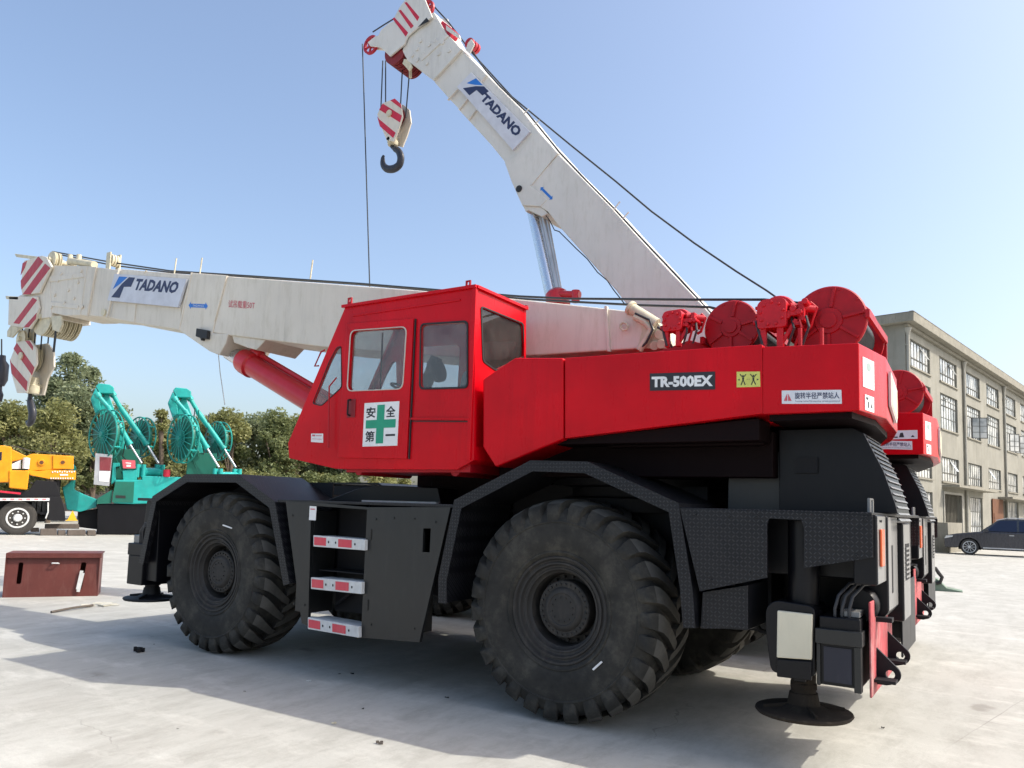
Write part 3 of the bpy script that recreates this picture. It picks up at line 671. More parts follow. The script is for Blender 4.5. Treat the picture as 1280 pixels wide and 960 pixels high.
        for k in range(3):
            m.tube([(-5.98+k*0.03, s*1.52, 1.17), (-5.97+k*0.03, s*1.53, 1.32), (-5.88, s*1.53, 1.42-k*0.02), (-5.80, s*1.5, 1.44-k*0.02)], 0.011)
        m.build('hydraulic_hose', M_hose, root)
        foot(root, x+0.02, s*1.30, 0.70, 0.46)
    for bx_ in ((-6.05, -5.8, -1.1, 1.1, 0.85, 1.25), (1.72, 2.2, -1.15, 1.15, 0.72, 1.02)):
        m = MB(); m.box(*bx_); m.build('outrigger_beam', M_black, root, 0.01)
    m = MB()
    m.cyl((-1.0, -0.75, 0.85), (-0.4, -0.3, 1.1), 0.05); m.tube([(-1.05, -1.1, 0.9), (-0.9, -1.05, 0.75), (-0.6, -0.8, 0.7), (-0.3, -0.6, 0.9)], 0.02)
    m.tube([(-1.1, -1.0, 1.2), (-1.0, -0.9, 0.8), (-0.7, -0.8, 0.85)], 0.015); m.build('underbody_hoses', M_dark, root); m = MB(); m.tube([(1.3, -0.9, 1.2), (1.5, -0.95, 0.85), (1.72, -0.9, 0.8)], 0.02)
    m.cyl((1.45, -1.2, 0.95), (1.45, -1.2, 1.32), 0.07); m.box(1.32, 1.6, -1.0, -0.7, 0.9, 1.32)
    m.build('rear_tank_and_hose', M_dark, root)
    # turntable
    m = MB(); m.lathe((0.1, 0, 1.74), (0, 0, 1), [(0, 0.86), (0.12, 0.86), (0.14, 0.80), (0.22, 0.80), (0.24, 0.9), (0.30, 0.9)], 48)
    m.build('turntable', M_dark, root)
    # low lockers on the front deck
    m = MB(); m.py([(-3.35, 1.765), (-1.7, 1.765), (-1.75, 1.93), (-2.6, 1.95), (-2.9, 1.9)], -0.95, 0.9); dl = m.build('deck_locker', M_black, root, 0.008)
    m = MB(); m.box(-2.75, -1.72, -1.0, -0.955, 1.765, 1.785); m.build('deck_locker_trim', M_alum, dl)
    # engine hood
    hp = [(1.66, 1.79), (1.66, 2.42), (2.20, 2.42), (2.27, 2.38), (2.40, 2.10), (2.475, 1.86), (2.49, 1.79)]
    m = MB(); m.py(hp, -1.0, -0.2); hd = m.build('engine_hood', M_black, root, 0.006)
    m = MB()
    pr = [(2.27, 2.38), (2.40, 2.10), (2.475, 1.86), (2.495, 1.72), (2.50, 1.6)]
    for i in range(3):
        a, b_ = Vector(pr[i]), Vector(pr[i+1]); n_ = max(2, int((b_-a).length/0.042))
        for k in range(n_):
            c = a+(b_-a)*((k+0.5)/n_); t = (b_-a).normalized(); nn = Vector((-t.y, t.x)) if (-t.y) > 0 else Vector((t.y, -t.x))
            for y0 in (-0.96, -0.60):
                p0 = c-t*0.010+nn*0.002; p1 = c+t*0.010+nn*0.014; 
                m.ext([(p0.x, y0, p0.y), (p1.x, y0, p1.y), (p1.x-nn.x*0.006, y0, p1.y-nn.y*0.006), (p0.x-nn.x*0.006, y0, p0.y-nn.y*0.006)],
                      [(p0.x, y0+0.38, p0.y), (p1.x, y0+0.38, p1.y), (p1.x-nn.x*0.006, y0+0.38, p1.y-nn.y*0.006), (p0.x-nn.x*0.006, y0+0.38, p0.y-nn.y*0.006)])
    m.build('hood_louvres', M_bright, hd)  # slats paler than the hood to paint in the sun on them
    m = MB(); m.py(xz([(909, 640), (910, 592), (936, 566), (974, 564), (976, 640)], -0.95), -0.95, 0.9); m.build('radiator_cowl', M_grey, root, 0.01)
    m = MB(); m.box(1.78, 1.95, -1.02, -0.99, 2.08, 2.20); m.build('hood_recess', M_dark, hd)

def make_upper(root, which):
    NS = -1.5
    # side boxes
    for s in (-1, 1):
        f = lambda a, b: sorted((s*a, s*b))
        front = [(603, 474), (643, 447), (704, 447), (704, 549), (619, 584), (603, 559)]
        a = xz(front, NS)
        m = MB(); y0, y1 = f(1.5, 0.70)
        if s < 0: m.py(a, y0, y1)
        else: m.py([(-0.85, 2.4), (-0.85, 3.0), (-0.02, 3.0), (-0.02, 2.4)], y0, y1)
        sb = m.build('side_tank', M_red, root, 0.02, 3)
        a = xz([(706, 447.2), (953, 430.5), (953.5, 517), (706, 548)], NS)
        m = MB(); y0, y1 = f(1.5, 1.12); m.py(a, y0, y1)
        y0, y1 = f(1.12, 0.7); m.box(-0.0, 1.66, y0, y1, 2.46, 2.78)
        sp = m.build('side_panel', M_red, root, 0.008)
    # counterweight with chamfered rear
    top = [(1.665, -1.5), (2.318, -1.5), (2.42, -0.93), (2.38, 0.1), (2.25, 0.9), (2.08, 1.5), (1.665, 1.5)]
    m = MB(); z0, z1 = 2.485, 2.985
    m.ext([(a, b, z0) for a, b in top], [(a, b, z1-0.03*((a-1.665)/0.65)) for a, b in top])
    cw = m.build('counterweight', M_red, root, 0.008)
    m = MB(); m.pz([(1.70, -1.44), (2.26, -1.44), (2.34, -0.9), (2.30, 0.1), (2.02, 1.44), (1.70, 1.44)], 2.44, 2.485); m.build('counterweight_underside', dk_red, cw)
    # emblem-like trim plate on the rear face
    a = [Vector((2.422, -0.82, 2.60)), Vector((2.402, -0.30, 2.52)), Vector((2.398, -0.20, 2.58)), Vector((2.398, -0.20, 2.80)), Vector((2.422, -0.82, 2.86))]
    m = MB(); m.ext(a, [q+Vector((0.018, 0, 0)) for q in a]); rp = m.build('rear_name_plate', M_alum, cw)
    cc = sum(a, Vector())/5; b_ = [cc+(q-cc)*0.84+Vector((0.019, 0, 0)) for q in a]
    m = MB(); m.ext(b_, [q+Vector((0.002, 0, 0)) for q in b_]); m.build('plate_face', M_cream, rp)
    # platform, boom-foot cheeks, slew frame
    m = MB(); m.box(-0.9, 1.64, -1.1, 1.1, 2.04, 2.40); m.box(-0.85, 1.64, -0.72, 0.72, 2.40, 2.50)
    m.py([(-0.6, 2.3), (1.62, 2.3), (1.62, 2.47), (0, 2.36)], -1.42, -1.1); m.cyl((-0.95, -0.9, 2.1), (-0.7, -0.9, 2.1), 0.06)
    m.box(0.3, 1.60, -1.25, -1.15, 2.28, 2.33); m.box(-2.1, -0.9, -0.62, 0.9, 1.80, 2.38); m.box(-2.4, -2.1, -0.5, -0.3, 1.95, 2.2)
    m.build('slewing_frame', dk_red, root, 0.01)
    m = MB()
    for s in (-1, 1):
        y0, y1 = sorted((s*0.46, s*0.52)); m.py([(0.0, 2.5), (1.3, 2.5), (1.25, 3.15), (0.75, 3.32), (0.3, 3.2)], y0, y1)
    m.cyl((0.62, -0.54, 3.12), (0.62, 0.54, 3.12), 0.09)
    m.build('boom_foot_bracket', M_redm, root, 0.008)
    # winches
    def drum(cx, cz, r, yn, ln):
        m = MB()
        m.lathe((cx, yn, cz), (0, 1, 0), [(0, 0.001), (0, r-0.01), (0.012, r), (0.03, r), (0.04, r-0.008), (0.04, r*0.55), (ln, r*0.55), (ln, r), (ln+0.04, r), (ln+0.04, 0.001)], 56, False)
        m.lathe((cx, yn-0.03, cz), (0, 1, 0), [(0, 0.001), (0, r*0.22), (0.03, r*0.24)], 28); m.lathe((cx, yn-0.015, cz), (0, 1, 0), [(0, r*0.24), (0, r*0.36), (0.015, r*0.38)], 28)
        for t in (10, 80, 150, 215, 270, 325):
            t = t*PI/180; m.bar((cx+r*0.38*math.cos(t), yn-0.012, cz+r*0.38*math.sin(t)), (cx+r*0.93*math.cos(t), yn-0.012, cz+r*0.93*math.sin(t)), 0.022, 0.024, (0, 1, 0))
        for k in range(10):
            t = 2*PI*k/10; m.cyl((cx+r*0.9*math.cos(t), yn-0.008, cz+r*0.9*math.sin(t)), (cx+r*0.9*math.cos(t), yn, cz+r*0.9*math.sin(t)), 0.009, n=6)
        d = m.build('winch_drum', M_redm, root)
        m = MB()
        for k in range(int((ln-0.06)/0.024)): m.lathe((cx, yn+0.045+k*0.024, cz), (0, 1, 0), [(0, r*0.72), (0.006, r*0.745), (0.012, r*0.75), (0.018, r*0.745), (0.024, r*0.72)], 32, False)
        m.build('wound_rope', M_rope, d)
        m = MB(); m.tube([(cx+r*0.99*math.cos(t), yn+ln*0.5, cz+r*0.99*math.sin(t)) for t in [k*PI/10 for k in range(0, 11)]], 0.018)
        m.bar((cx+r*1.02, yn-0.05, cz+0.02), (cx+r*1.02, yn+ln+0.08, cz+0.02), 0.03, 0.06); m.bar((cx-r*1.02, yn-0.05, cz-0.1), (cx-r*1.02, yn+ln+0.08, cz-0.1), 0.03, 0.06)
        m.py([(cx-r*0.9, 2.9), (cx+r*1.05, 2.9), (cx+r*1.05, cz+0.04), (cx+r*0.2, cz-0.05), (cx-r*0.5, cz-0.1)], yn+ln+0.06, yn+ln+0.09)
        m.build('winch_frame', M_redm, d)
    c1 = at(1036, 401, 'y', -0.75); c2 = at(914, 409, 'y', -0.72)
    drum(c1.x, c1.z, 0.285, -0.75, 0.95); drum(c2.x, c2.z, 0.238, -0.72, 0.9)
    def motor(px0, py0, w, big):
        c = at(px0, py0, 'y', -0.98); x, z = c.x, c.z
        m = MB()
        ol = rpoly([(x-w, z-w*1.05), (x+w, z-w*1.05), (x+w*1.0, z+w*0.9), (x+w*0.6, z+w*1.1), (x-w*0.75, z+w*1.05), (x-w*1.05, z+w*0.7)], 0.03)
        m.py(ol, -1.02, -0.92)
        m.lathe((x+w*0.15, -0.90, z+w*0.25), (0, 1, 0), [(0, 0.001), (0, w*1.25), (0.03, w*1.35), (0.09, w*1.35), (0.10, w*1.0), (0.2, w*0.9), (0.2, 0.001)], 28, False)
        for k in range(9):
            t = 2*PI*k/9+0.2; m.cyl((x+w*0.82*math.cos(t), -1.035, z+w*0.82*math.sin(t)), (x+w*0.82*math.cos(t), -1.0, z+w*0.82*math.sin(t)), 0.013, n=6)
        m.box(x+w, x+w*1.9, -0.99, -0.93, z-w*0.25, z+w*0.15); m.box(x+w*1.7, x+w*2.1, -0.96, -0.80, z-w*0.6, z+w*0.8)
        m.cyl((x+w*1.1, -0.95, z+w*0.5), (x+w*2.6, -0.85, z+w*0.35), 0.03)
        m.box(x-w*0.85, x-w*0.45, -1.0, -0.95, z-w*2.6, z-w); m.box(x+w*0.3, x+w*0.75, -1.0, -0.95, z-w*2.6, z-w)
        m.bar((x+w*1.6, -0.97, z-w*0.5), (x+w*0.5, -0.97, z-w*2.3), 0.025, 0.03); m.cyl((x-w*1.4, -0.97, z-w*0.5), (x-w, -0.97, z-w*0.45), 0.02, n=8)
        for k in range(3): m.cyl((x-w*1.25, -0.97, z+w*(0.6-k*0.55)), (x-w*0.98, -0.97, z+w*(0.6-k*0.55)), 0.016, n=8)
        rq = random.Random(int(px0))
        for k in range(7):
            bx, bz = x+w*rq.uniform(-0.5, 2.2), z+w*rq.uniform(-0.9, 0.9); sz = w*rq.uniform(0.12, 0.3); m.box(bx-sz, bx+sz, -0.93-rq.uniform(0, .06), -0.8, bz-sz*0.8, bz+sz*0.8)
        for k in range(4):
            bx, bz = x+w*(1.0+k*0.4), z+w*rq.uniform(-0.6, 0.7); m.cyl((bx, -1.0, bz), (bx, -0.8, bz), w*0.22, n=10)
        m.build('winch_motor', M_redm2, root, 0.004)
        for k in range(3):
            hx = x+w*(1.2+0.5*k); mh = MB(); mh.tube([(hx, -0.95, z-w*0.3), (hx+w*0.3, -1.0, z-w*1.2), (hx-w*0.2, -0.97, z-w*2.4)], 0.010); mh.build('winch_hose', M_redm if k % 2 else M_hose, root)
        m = MB(); fr = [(x+w*2.3, z+w*0.9), (x+w*2.75, z+w*0.45), (x+w*2.3, z-w*0.9), (x+w*1.9, z-w*1.1)]
        m.tube([(a, -0.84, b) for a, b in fr], 0.012); m.build('hose_guard', M_redm2, root); m = MB(); m.tube([(x-w*1.2, -0.98, z-w*0.4), (x-w*0.9, -1.0, z-w*1.4), (x-w*0.6, -1.0, z-w*2.5)], 0.011)
        m.build('winch_hose', M_hose, root)
    motor(842, 402, 0.085, 0); motor(966, 393, 0.112, 1)
    m = MB(); m.py([(1.1, 2.9), (2.25, 2.9), (2.25, 3.02), (1.1, 3.06)], -0.95, -0.88)
    for px_, w_ in ((1000, 0.02), (1027, 0.025)):
        c = at(px_, 425, 'y', -1.2); m.cyl((c.x, -1.2, 2.95), (c.x, -1.2, c.z+0.09), 0.016, n=10)
    m.build('winch_base', M_redm, root)
    # lettering on the side
    if True:
        q = quad([(812.5, 488.5), (894, 487), (894, 464.5), (812.5, 467)], 'y', NS); q.plate('model_plate', S_black, root)
        m = MB(off=(0, 0, 0)); q.text(m, 'TR-500EX', 0.03, 0.97, 0.18, 0.82, bold=0.05); m.build('model_lettering', S_white, root)
        q = quad([(921, 484.3), (950.5, 483.5), (950, 464.5), (921, 464.8)], 'y', NS); q.plate('warning_sticker', S_yel, root)
        m = MB(off=(0, 0, 0))
        for cx in (0.28, 0.72):
            S = lambda pts: [(cx+a*0.19, 0.5+b_*0.36) for a, b_ in pts]
            q.poly(m, S([(0.16*math.cos(t), 0.62+0.2*math.sin(t)) for t in [k*PI/4 for k in range(8)]]))
            q.poly(m, S([(-0.22, 0.35), (0.22, 0.35), (0.16, -0.25), (-0.16, -0.25)]))
            q.poly(m, S([(-0.2, 0.38), (-0.75, 0.85), (-0.62, 1.0), (-0.05, 0.42)])); q.poly(m, S([(0.2, 0.38), (0.05, 0.42), (0.62, 1.0), (0.75, 0.85)]))
            q.poly(m, S([(-0.17, -0.2), (0.02, -0.2), (-0.35, -1.0), (-0.6, -1.0)])); q.poly(m, S([(-0.02, -0.2), (0.17, -0.2), (0.6, -1.0), (0.35, -1.0)]))
        q.poly(m, [(0.05, 0.48), (0.13, 0.42), (0.13, 0.54)]); q.poly(m, [(0.95, 0.48), (0.87, 0.54), (0.87, 0.42)])
        q.poly(m, [(0.44, 0.49), (0.48, 0.49), (0.48, 0.52), (0.44, 0.52)]); q.poly(m, [(0.52, 0.49), (0.56, 0.49), (0.56, 0.52), (0.52, 0.52)])
        m.build('warning_figures', S_black, root)
        q = quad([(977.5, 504.8), (1052.5, 504.8), (1051.8, 487.3), (977.3, 488.3)], 'y', NS); q.plate('swing_warning_sticker', S_decalw, root)
        m = MB(off=(0, 0, 0)); q.text(m, '旋转半径严禁站人', 0.225, 0.965, 0.36, 0.84, bold=0.012)
        q.text(m, 'Turning radius No standing strictly prohibited', 0.225, 0.965, 0.12, 0.24); m.build('swing_warning_lettering', S_navy, root)
        m = MB(off=(0, 0, 0)); q.poly(m, [(0.035, 0.22), (0.095, 0.22), (0.095, 0.78)]); q.poly(m, [(0.11, 0.22), (0.17, 0.22), (0.11, 0.78)]); m.build('warning_triangle', S_red, root)
    # stickers on the chamfer facing the rear
    def cp(t, z, d=0.003): return Vector((2.318+0.102*t, -1.5+0.57*t, z))+OFF
    q = Quad(cp(0.12, 2.66), cp(0.52, 2.66), cp(0.52, 2.87), cp(0.12, 2.87)); q.plate('safety_sticker', S_white, root)
    m = MB(off=(0, 0, 0))
    for v0 in (0.12, 0.24): q.text(m, '禁止吊臂下站人', 0.10, 0.9, v0, v0+0.08)
    m.face([q.p(0.5+0.2*math.cos(t), 0.72+0.15*math.sin(t), 0.0055) for t in [k*PI/8 for k in range(16)]]); m.build('sticker_print', S_lg, root)
    q = Quad(cp(0.18, 2.50), cp(0.50, 2.50), cp(0.50, 2.61), cp(0.18, 2.61)); q.plate('safety_sticker', S_white, root)
    m = MB(off=(0, 0, 0)); q.poly(m, [(0.1, 0.7), (0.35, 0.7), (0.35, 0.85), (0.1, 0.85)]); q.poly(m, [(0.3, 0.2), (0.42, 0.2), (0.42, 0.6), (0.3, 0.6)]); q.poly(m, [(0.6, 0.25), (0.8, 0.25), (0.7, 0.55)]); m.build('sticker_print', S_black, root)
    if which == 2:
        q = Quad(*[Vector((a, -1.5, b))+OFF for a, b in ((1.99, 2.66), (2.26, 2.66), (2.26, 2.76), (1.99, 2.76))]); q.plate('safety_sticker', S_decalw, root)
        m = MB(off=(0, 0, 0)); q.poly(m, [(0.1, 0.15), (0.25, 0.15), (0.25, 0.3), (0.1, 0.3)]); q.poly(m, [(0.3, 0.2), (0.5, 0.2), (0.45, 0.75), (0.35, 0.7)]); q.poly(m, [(0.75, 0.2), (0.9, 0.2), (0.82, 0.45)]); m.build('sticker_print', S_black, root)
flat_navy = paint('navy_black_cover', (0.012, 0.014, 0.028), 0.4, 0.2, 0.2, (0.06, 0.06, 0.08))
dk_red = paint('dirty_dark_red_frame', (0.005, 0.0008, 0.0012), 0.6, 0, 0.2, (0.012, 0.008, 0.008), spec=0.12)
S_lg = flat('sticker_print_grey', (0.3, 0.38, 0.36)); M_redm2 = paint('bright_winch_red', (0.50, 0.008, 0.018), 0.42, 0.1, 0.15, (0.4, 0.06, 0.06), wav=0.2, scale=9)
def make_cab(root, which):
    Y0 = -1.55; Y1 = -0.66
    ol = xz([(431.6, 383.8), (594.5, 359), (592.3, 575), (571, 587), (420, 586), (361.5, 572.6), (360, 553.8)], Y0)
    door = xz([(435, 405), (518.5, 398.4), (510, 573.7), (423.7, 572.4)], Y0)
    dwin = rpoly(xz([(441, 414.4), (509.7, 409.6), (504.8, 486), (436.5, 488.7)], Y0), 0.07)
    rwin = rpoly(xz([(527.2, 406.4), (583.8, 403), (583.8, 483.4), (526, 484.8)], Y0), 0.05)
    qwin = rpoly(xz([(421, 435), (426.5, 433), (427, 484), (402, 507), (391, 504), (412, 452)], Y0), 0.03)
    sh = lambda y: (lambda u, v, d: (u, y+d, v))
    m = MB()
    m.holed(ol, [dwin, rwin, qwin], sh(Y0), 0.035)
    m.holed(ol, [dwin, rwin, qwin], sh(Y1-0.035), 0.035)
    # roof, floor, nose, front frame
    def strip(a, b, t, y0=Y0+0.03, y1=Y1-0.03):
        a = Vector(a); b = Vector(b); d = (b-a).normalized(); n = Vector((-d.y, d.x))*t
        m.py([tuple(a), tuple(b), tuple(b+n), tuple(a+n)], y0, y1)
    strip(ol[1], ol[0], 0.035); strip(ol[2], ol[3], -0.03) if False else None
    m.py([ol[2], ol[3], ol[4], ol[5], (ol[5][0]+0.05, ol[5][1]+0.05), (ol[2][0]-0.02, ol[5][1]+0.09)], Y0+0.03, Y1-0.03)
    A = Vector(ol[0]); B = Vector(ol[6])          # windscreen line
    up_ = (A-B)
    P_ = lambda t, y: Vector((B.x+up_.x*t, y, B.y+up_.y*t))
    nn = Vector((-up_.y, 0, up_.x)).normalized()*0.03
    if nn.x < 0: nn = -nn
    for (t0, t1, y0, y1) in ((0, 0.22, Y0+.03, Y1-.03), (0.95, 1, Y0+.03, Y1-.03), (0.22, 0.95, Y0+.03, Y0+.09), (0.22, 0.95, Y1-.09, Y1-.03)):
        q = [P_(t0, y0), P_(t0, y1), P_(t1, y1), P_(t1, y0)]; m.ext(q, [a+nn for a in q])
    q = [Vector((ol[5][0], Y0+.03, ol[5][1])), Vector((ol[5][0], Y1-.03, ol[5][1])), P_(0, Y1-.03), P_(0, Y0+.03)]; m.ext(q, [a+Vector((0.03, 0, 0)) for a in q])
    # rear wall
    RX = ol[1][0]
    rw = [(Y0+.03, ol[1][1]), (Y1-.03, ol[1][1]-0.0), (Y1-.03, ol[2][1]), (Y0+.03, ol[2][1])]
    rh = [((q := at(a, b, 'x', RX)).y, q.z) for a, b in ((601.6, 384), (653, 405), (655, 445), (620, 462), (604, 451))]
    rh = rpoly(rh, 0.04)
    m.holed(rw, [rh], lambda u, v, d: (RX-0.035+d, u, v), 0.035)
    # drip rail and pressed grooves
    cab = m.build('cab', M_red, root, 0.006)
    m = MB()
    r0, r1 = ol[0], ol[1]
    m.bar((r0[0]-0.03, Y0-0.012, r0[1]+0.005), (r1[0]+0.02, Y0-0.012, r1[1]+0.005), 0.035, 0.03); m.bar((RX+0.012, Y0, r1[1]+0.005), (RX+0.012, Y1, r1[1]+0.005), 0.035, 0.03)
    g = xz([(441, 395), (576, 375)], Y0); m.bar((g[0][0], Y0-0.006, g[0][1]), (g[1][0], Y0-0.006, g[1][1]), 0.012, 0.016)
    m.box(RX-0.03, RX+0.014, Y0-0.014, Y0+0.02, ol[2][1], ol[1][1])
    g = xz([(513, 523.5), (588, 524)], Y0); m.bar((g[0][0], Y0-0.01, g[0][1]), (g[1][0], Y0-0.01, g[1][1]), 0.018, 0.022)
    m.build('cab_trim', M_red, cab, 0.003)
    m = MB(); g = xz([(513, 526.5), (588, 527)], Y0); m.bar((g[0][0], Y0-0.004, g[0][1]), (g[1][0], Y0-0.004, g[1][1]), 0.006, 0.01)
    g = xz([(520.5, 399), (512.3, 574)], Y0); m.bar((g[0][0], Y0-0.002, g[0][1]), (g[1][0], Y0-0.002, g[1][1]), 0.008, 0.035, (0, 1, 0)); m.build('door_gap', M_gasket, cab)
    # door
    m = MB(); dd = door; dw7 = rpoly(xz([(440.9, 414.3), (509.8, 409.5), (504.9, 486.1), (436.4, 488.8)], Y0), 0.065, 7); m.holed(dd, [dw7], sh(Y0-0.022), 0.02); dr = m.build('door', M_red, cab, 0.005)
    def ringm(nm, lp, y, w, t, mat, grow=0.0):
        m = MB(); o = offs(lp, -w); m.holed(o, [offs(lp, grow)], sh(y), t); return m.build(nm, mat, cab, 0.003)
    ringm('door_window_trim', dwin, Y0-0.030, 0.014, 0.010, M_gaskw)
    ringm('window_gasket', rwin, Y0-0.010, 0.022, 0.012, M_gasket); ringm('window_gasket', qwin, Y0-0.006, 0.008, 0.008, M_gasket, 0.003)
    for w_, nm in ((dwin, 'door_window_pane'), (rwin, 'side_window_pane'), (qwin, 'quarter_window_pane')):
        m = MB(); m.py(offs(w_, -0.003), Y0+0.010, Y0+0.016); m.build(nm, M_glass, cab)
        m = MB(); m.py(offs(w_, -0.003), Y1-0.024, Y1-0.018); m.build(nm, M_glass, cab)
    m = MB(); m.px(offs(rh, -0.003), RX-0.02, RX-0.014); m.build('rear_window_pane', M_glassd, cab)
    m = MB(); m.holed(offs(rh, -0.018), [rh], lambda u, v, d: (RX+d, u, v), 0.008); m.build('window_gasket', M_gasket, cab)
    m = MB(); q = [P_(0.22, Y0+.09), P_(0.22, Y1-.09), P_(0.95, Y1-.09), P_(0.95, Y0+.09)]; m.ext([a+nn*0.4 for a in q], [a+nn*0.6 for a in q]); m.build('windscreen', M_glass, cab)
    # sliding window bar
    g = xz([(477, 416), (474, 486)], Y0); m = MB(); m.bar((g[0][0], Y0+0.015, g[0][1]), (g[1][0], Y0+0.015, g[1][1]), 0.012, 0.012, (0, 1, 0)); g = xz([(552, 437), (549, 485)], Y0)
    m.bar((g[0][0], Y0+0.7, g[0][1]+.3), (g[1][0], Y0+0.7, g[1][1]), 0.01, 0.02, (0, 1, 0)); m.build('window_slide_bar', M_interior, cab)
    # handles
    m = MB(); c = xz([(437, 500), (446, 522)], Y0); m.box(c[0][0], c[1][0], Y0-0.03, Y0-0.024, c[1][1], c[0][1]); m.build('handle_recess', dk_red2, cab, 0.004)
    m = MB(); c = xz([(441, 500), (440, 520)], Y0); m.tube([(c[0][0], Y0-0.03, c[0][1]), (c[0][0], Y0-0.065, c[0][1]-0.01), (c[1][0], Y0-0.065, c[1][1]+0.01), (c[1][0], Y0-0.03, c[1][1])], 0.010); m.build('door_handle', M_dark, cab)
    m = MB()
    c = xz([(408, 437), (400, 457)], Y0); m.tube([(c[0][0]-0.02, Y0, c[0][1]), (c[0][0]-0.08, Y0, c[0][1]-0.02), (c[1][0]-0.08, Y0, c[1][1]+0.0), (c[1][0]-0.02, Y0, c[1][1])], 0.009)
    c = xz([(425, 473), (416, 484), (415, 560)], Y0); m.tube([(a, Y0-0.05, b) for a, b in c], 0.008)
    m.build('grab_rail', M_redm, cab)
    # lifting eyes on the roof
    for a in ((437.5, 381), (585.5, 360.5)):
        c = at(a[0], a[1], 'y', Y0+0.02); x, z = c.x, c.z; m = MB()
        m.holed([(x-0.028, z-0.01), (x+0.028, z-0.01), (x+0.028, z+0.075), (x-0.028, z+0.075)], [rpoly([(x-0.012, z+0.03), (x+0.012, z+0.03), (x+0.012, z+0.062), (x-0.012, z+0.062)], 0.005)], lambda u, v, d: (u, Y0+0.01+d, v), 0.016)
        m.build('lifting_eye', M_redm, cab)
    for a in ((655.5, 386, Y1),):
        m = MB(); m.cyl((RX, Y1, ol[1][1]), (RX, Y1, ol[1][1]+0.04), 0.02); m.build('roof_knob', M_redm, cab)
    # interior: seat, console, levers, steering wheel
    m = MB(); m.py(rpoly([(-1.72, 2.45), (-1.15, 2.45), (-1.15, 2.58), (-1.72, 2.60)], 0.04), -1.36, -0.92); m.py(rpoly([(-1.30, 2.55), (-1.14, 2.52), (-1.02, 3.02), (-1.10, 3.06), (-1.20, 3.03)], 0.05), -1.34, -0.94)
    m.box(-1.50, -1.30, -1.25, -1.05, 2.28, 2.45); m.build('operator_seat', M_seat, cab, 0.02)
    m = MB(); m.py([(-2.55, 2.3), (-2.1, 2.3), (-2.15, 2.75), (-2.4, 2.86), (-2.6, 2.8)], -1.35, -0.85); m.box(-1.8, -1.1, -0.90, -0.76, 2.28, 2.72)
    for y in (-0.86, -0.81): m.cyl((-1.75, y, 2.7), (-1.83, y, 2.95), 0.012); m.lathe((-1.835, y, 2.94), (0, 0, 1), [(0, 0.01), (0.02, 0.025), (0.045, 0.01)], 12)
    m.bar((-2.10, -0.95, 2.7), (-1.85, -0.92, 3.30), 0.10, 0.10); m.lathe((-1.84, -0.93, 3.16), (1, 0, 0.3), [(-0.05, 0.02), (-0.03, 0.13), (0.03, 0.14), (0.06, 0.02)], 20)
    m.build('control_console', M_interior, cab, 0.01)
    m = MB(); c = Vector((-2.05, -1.12, 2.93)); d = Vector((0.45, 0, 1)).normalized(); u = d.orthogonal().normalized(); w = d.cross(u)
    m.tube([c+(u*math.cos(2*PI*k/24)+w*math.sin(2*PI*k/24))*0.19 for k in range(25)], 0.013); m.cyl(c-d*0.3, c, 0.02); 
    for k in range(3): m.cyl(c, c+(u*math.cos(2*PI*k/3)+w*math.sin(2*PI*k/3))*0.19, 0.010)
    m.build('steering_wheel', M_gasket, cab)
    if which == 1:
        q = quad([(453.4, 558.3), (496.7, 557), (499.4, 501.5), (456, 504)], 'y', Y0-0.022); q.plate('safety_sign', S_white, cab)
        m = MB(off=(0, 0, 0)); q.poly(m, [(0.385, 0.06), (0.60, 0.06), (0.60, 0.94), (0.385, 0.94)]); q.poly(m, [(0.07, 0.41), (0.385, 0.41), (0.385, 0.60), (0.07, 0.60)]); q.poly(m, [(0.60, 0.41), (0.93, 0.41), (0.93, 0.60), (0.60, 0.60)]); m.build('green_cross', S_green, cab)
        for ch, u0, v0, hh in (('安', 0.07, 0.65, .25), ('全', 0.64, 0.65, .25), ('第', 0.07, 0.10, .25), ('一', 0.66, 0.22, .045)): m = MB(off=(0, 0, 0)); q.text(m, ch, u0, u0+0.27, v0, v0+hh, bold=0.022); m.build('safety_character', S_black, cab)
        q = quad([(389, 552.5), (404, 553.5), (404, 542), (389.3, 542)], 'y', Y0-0.002); q.plate('small_plate', S_white, cab)
        m = MB(off=(0, 0, 0)); q.poly(m, [(0.1, 0.68), (0.35, 0.68), (0.35, 0.88), (0.1, 0.88)]); q.poly(m, [(0.42, 0.72), (0.9, 0.72), (0.9, 0.80), (0.42, 0.80)]); q.poly(m, [(0.1, 0.35), (0.9, 0.35), (0.9, 0.40), (0.1, 0.40)]); m.build('plate_print', S_red, cab)
    m = MB(); m.box(-2.5, -0.95, -1.5, -0.72, 2.06, 2.17); m.cyl((-2.35, -1.48, 2.08), (-2.35, -0.7, 2.08), 0.05); m.cyl((-1.15, -1.46, 2.08), (-1.15, -0.7, 2.08), 0.055); m.build('cab_mount', M_redm, cab)
dk_red2 = flat('deep_red_recess', (0.22, 0.005, 0.01))

def emblem(q, m, navy, u0, u1, v0, v1):
    """arrow-like blue and navy mark"""
    S = lambda pts: [(u0+(u1-u0)*a, v0+(v1-v0)*b) for a, b in pts]
    m.cur = 0; q.poly(m, S([(0.0, 0.36), (0.16, 0.98), (0.62, 0.98), (0.34, 0.66)]))
    m.cur = 1; q.poly(m, S([(0.04, 0.0), (0.42, 0.66), (0.50, 0.0)])); q.poly(m, S([(0.42, 0.66), (0.70, 0.98), (1.02, 0.98), (0.94, 0.55)])); q.poly(m, S([(0.42, 0.66), (0.94, 0.55), (0.57, 0.52)]))
    q.poly(m, S([(0.42, 0.66), (0.57, 0.52), (0.50, 0.0)]))

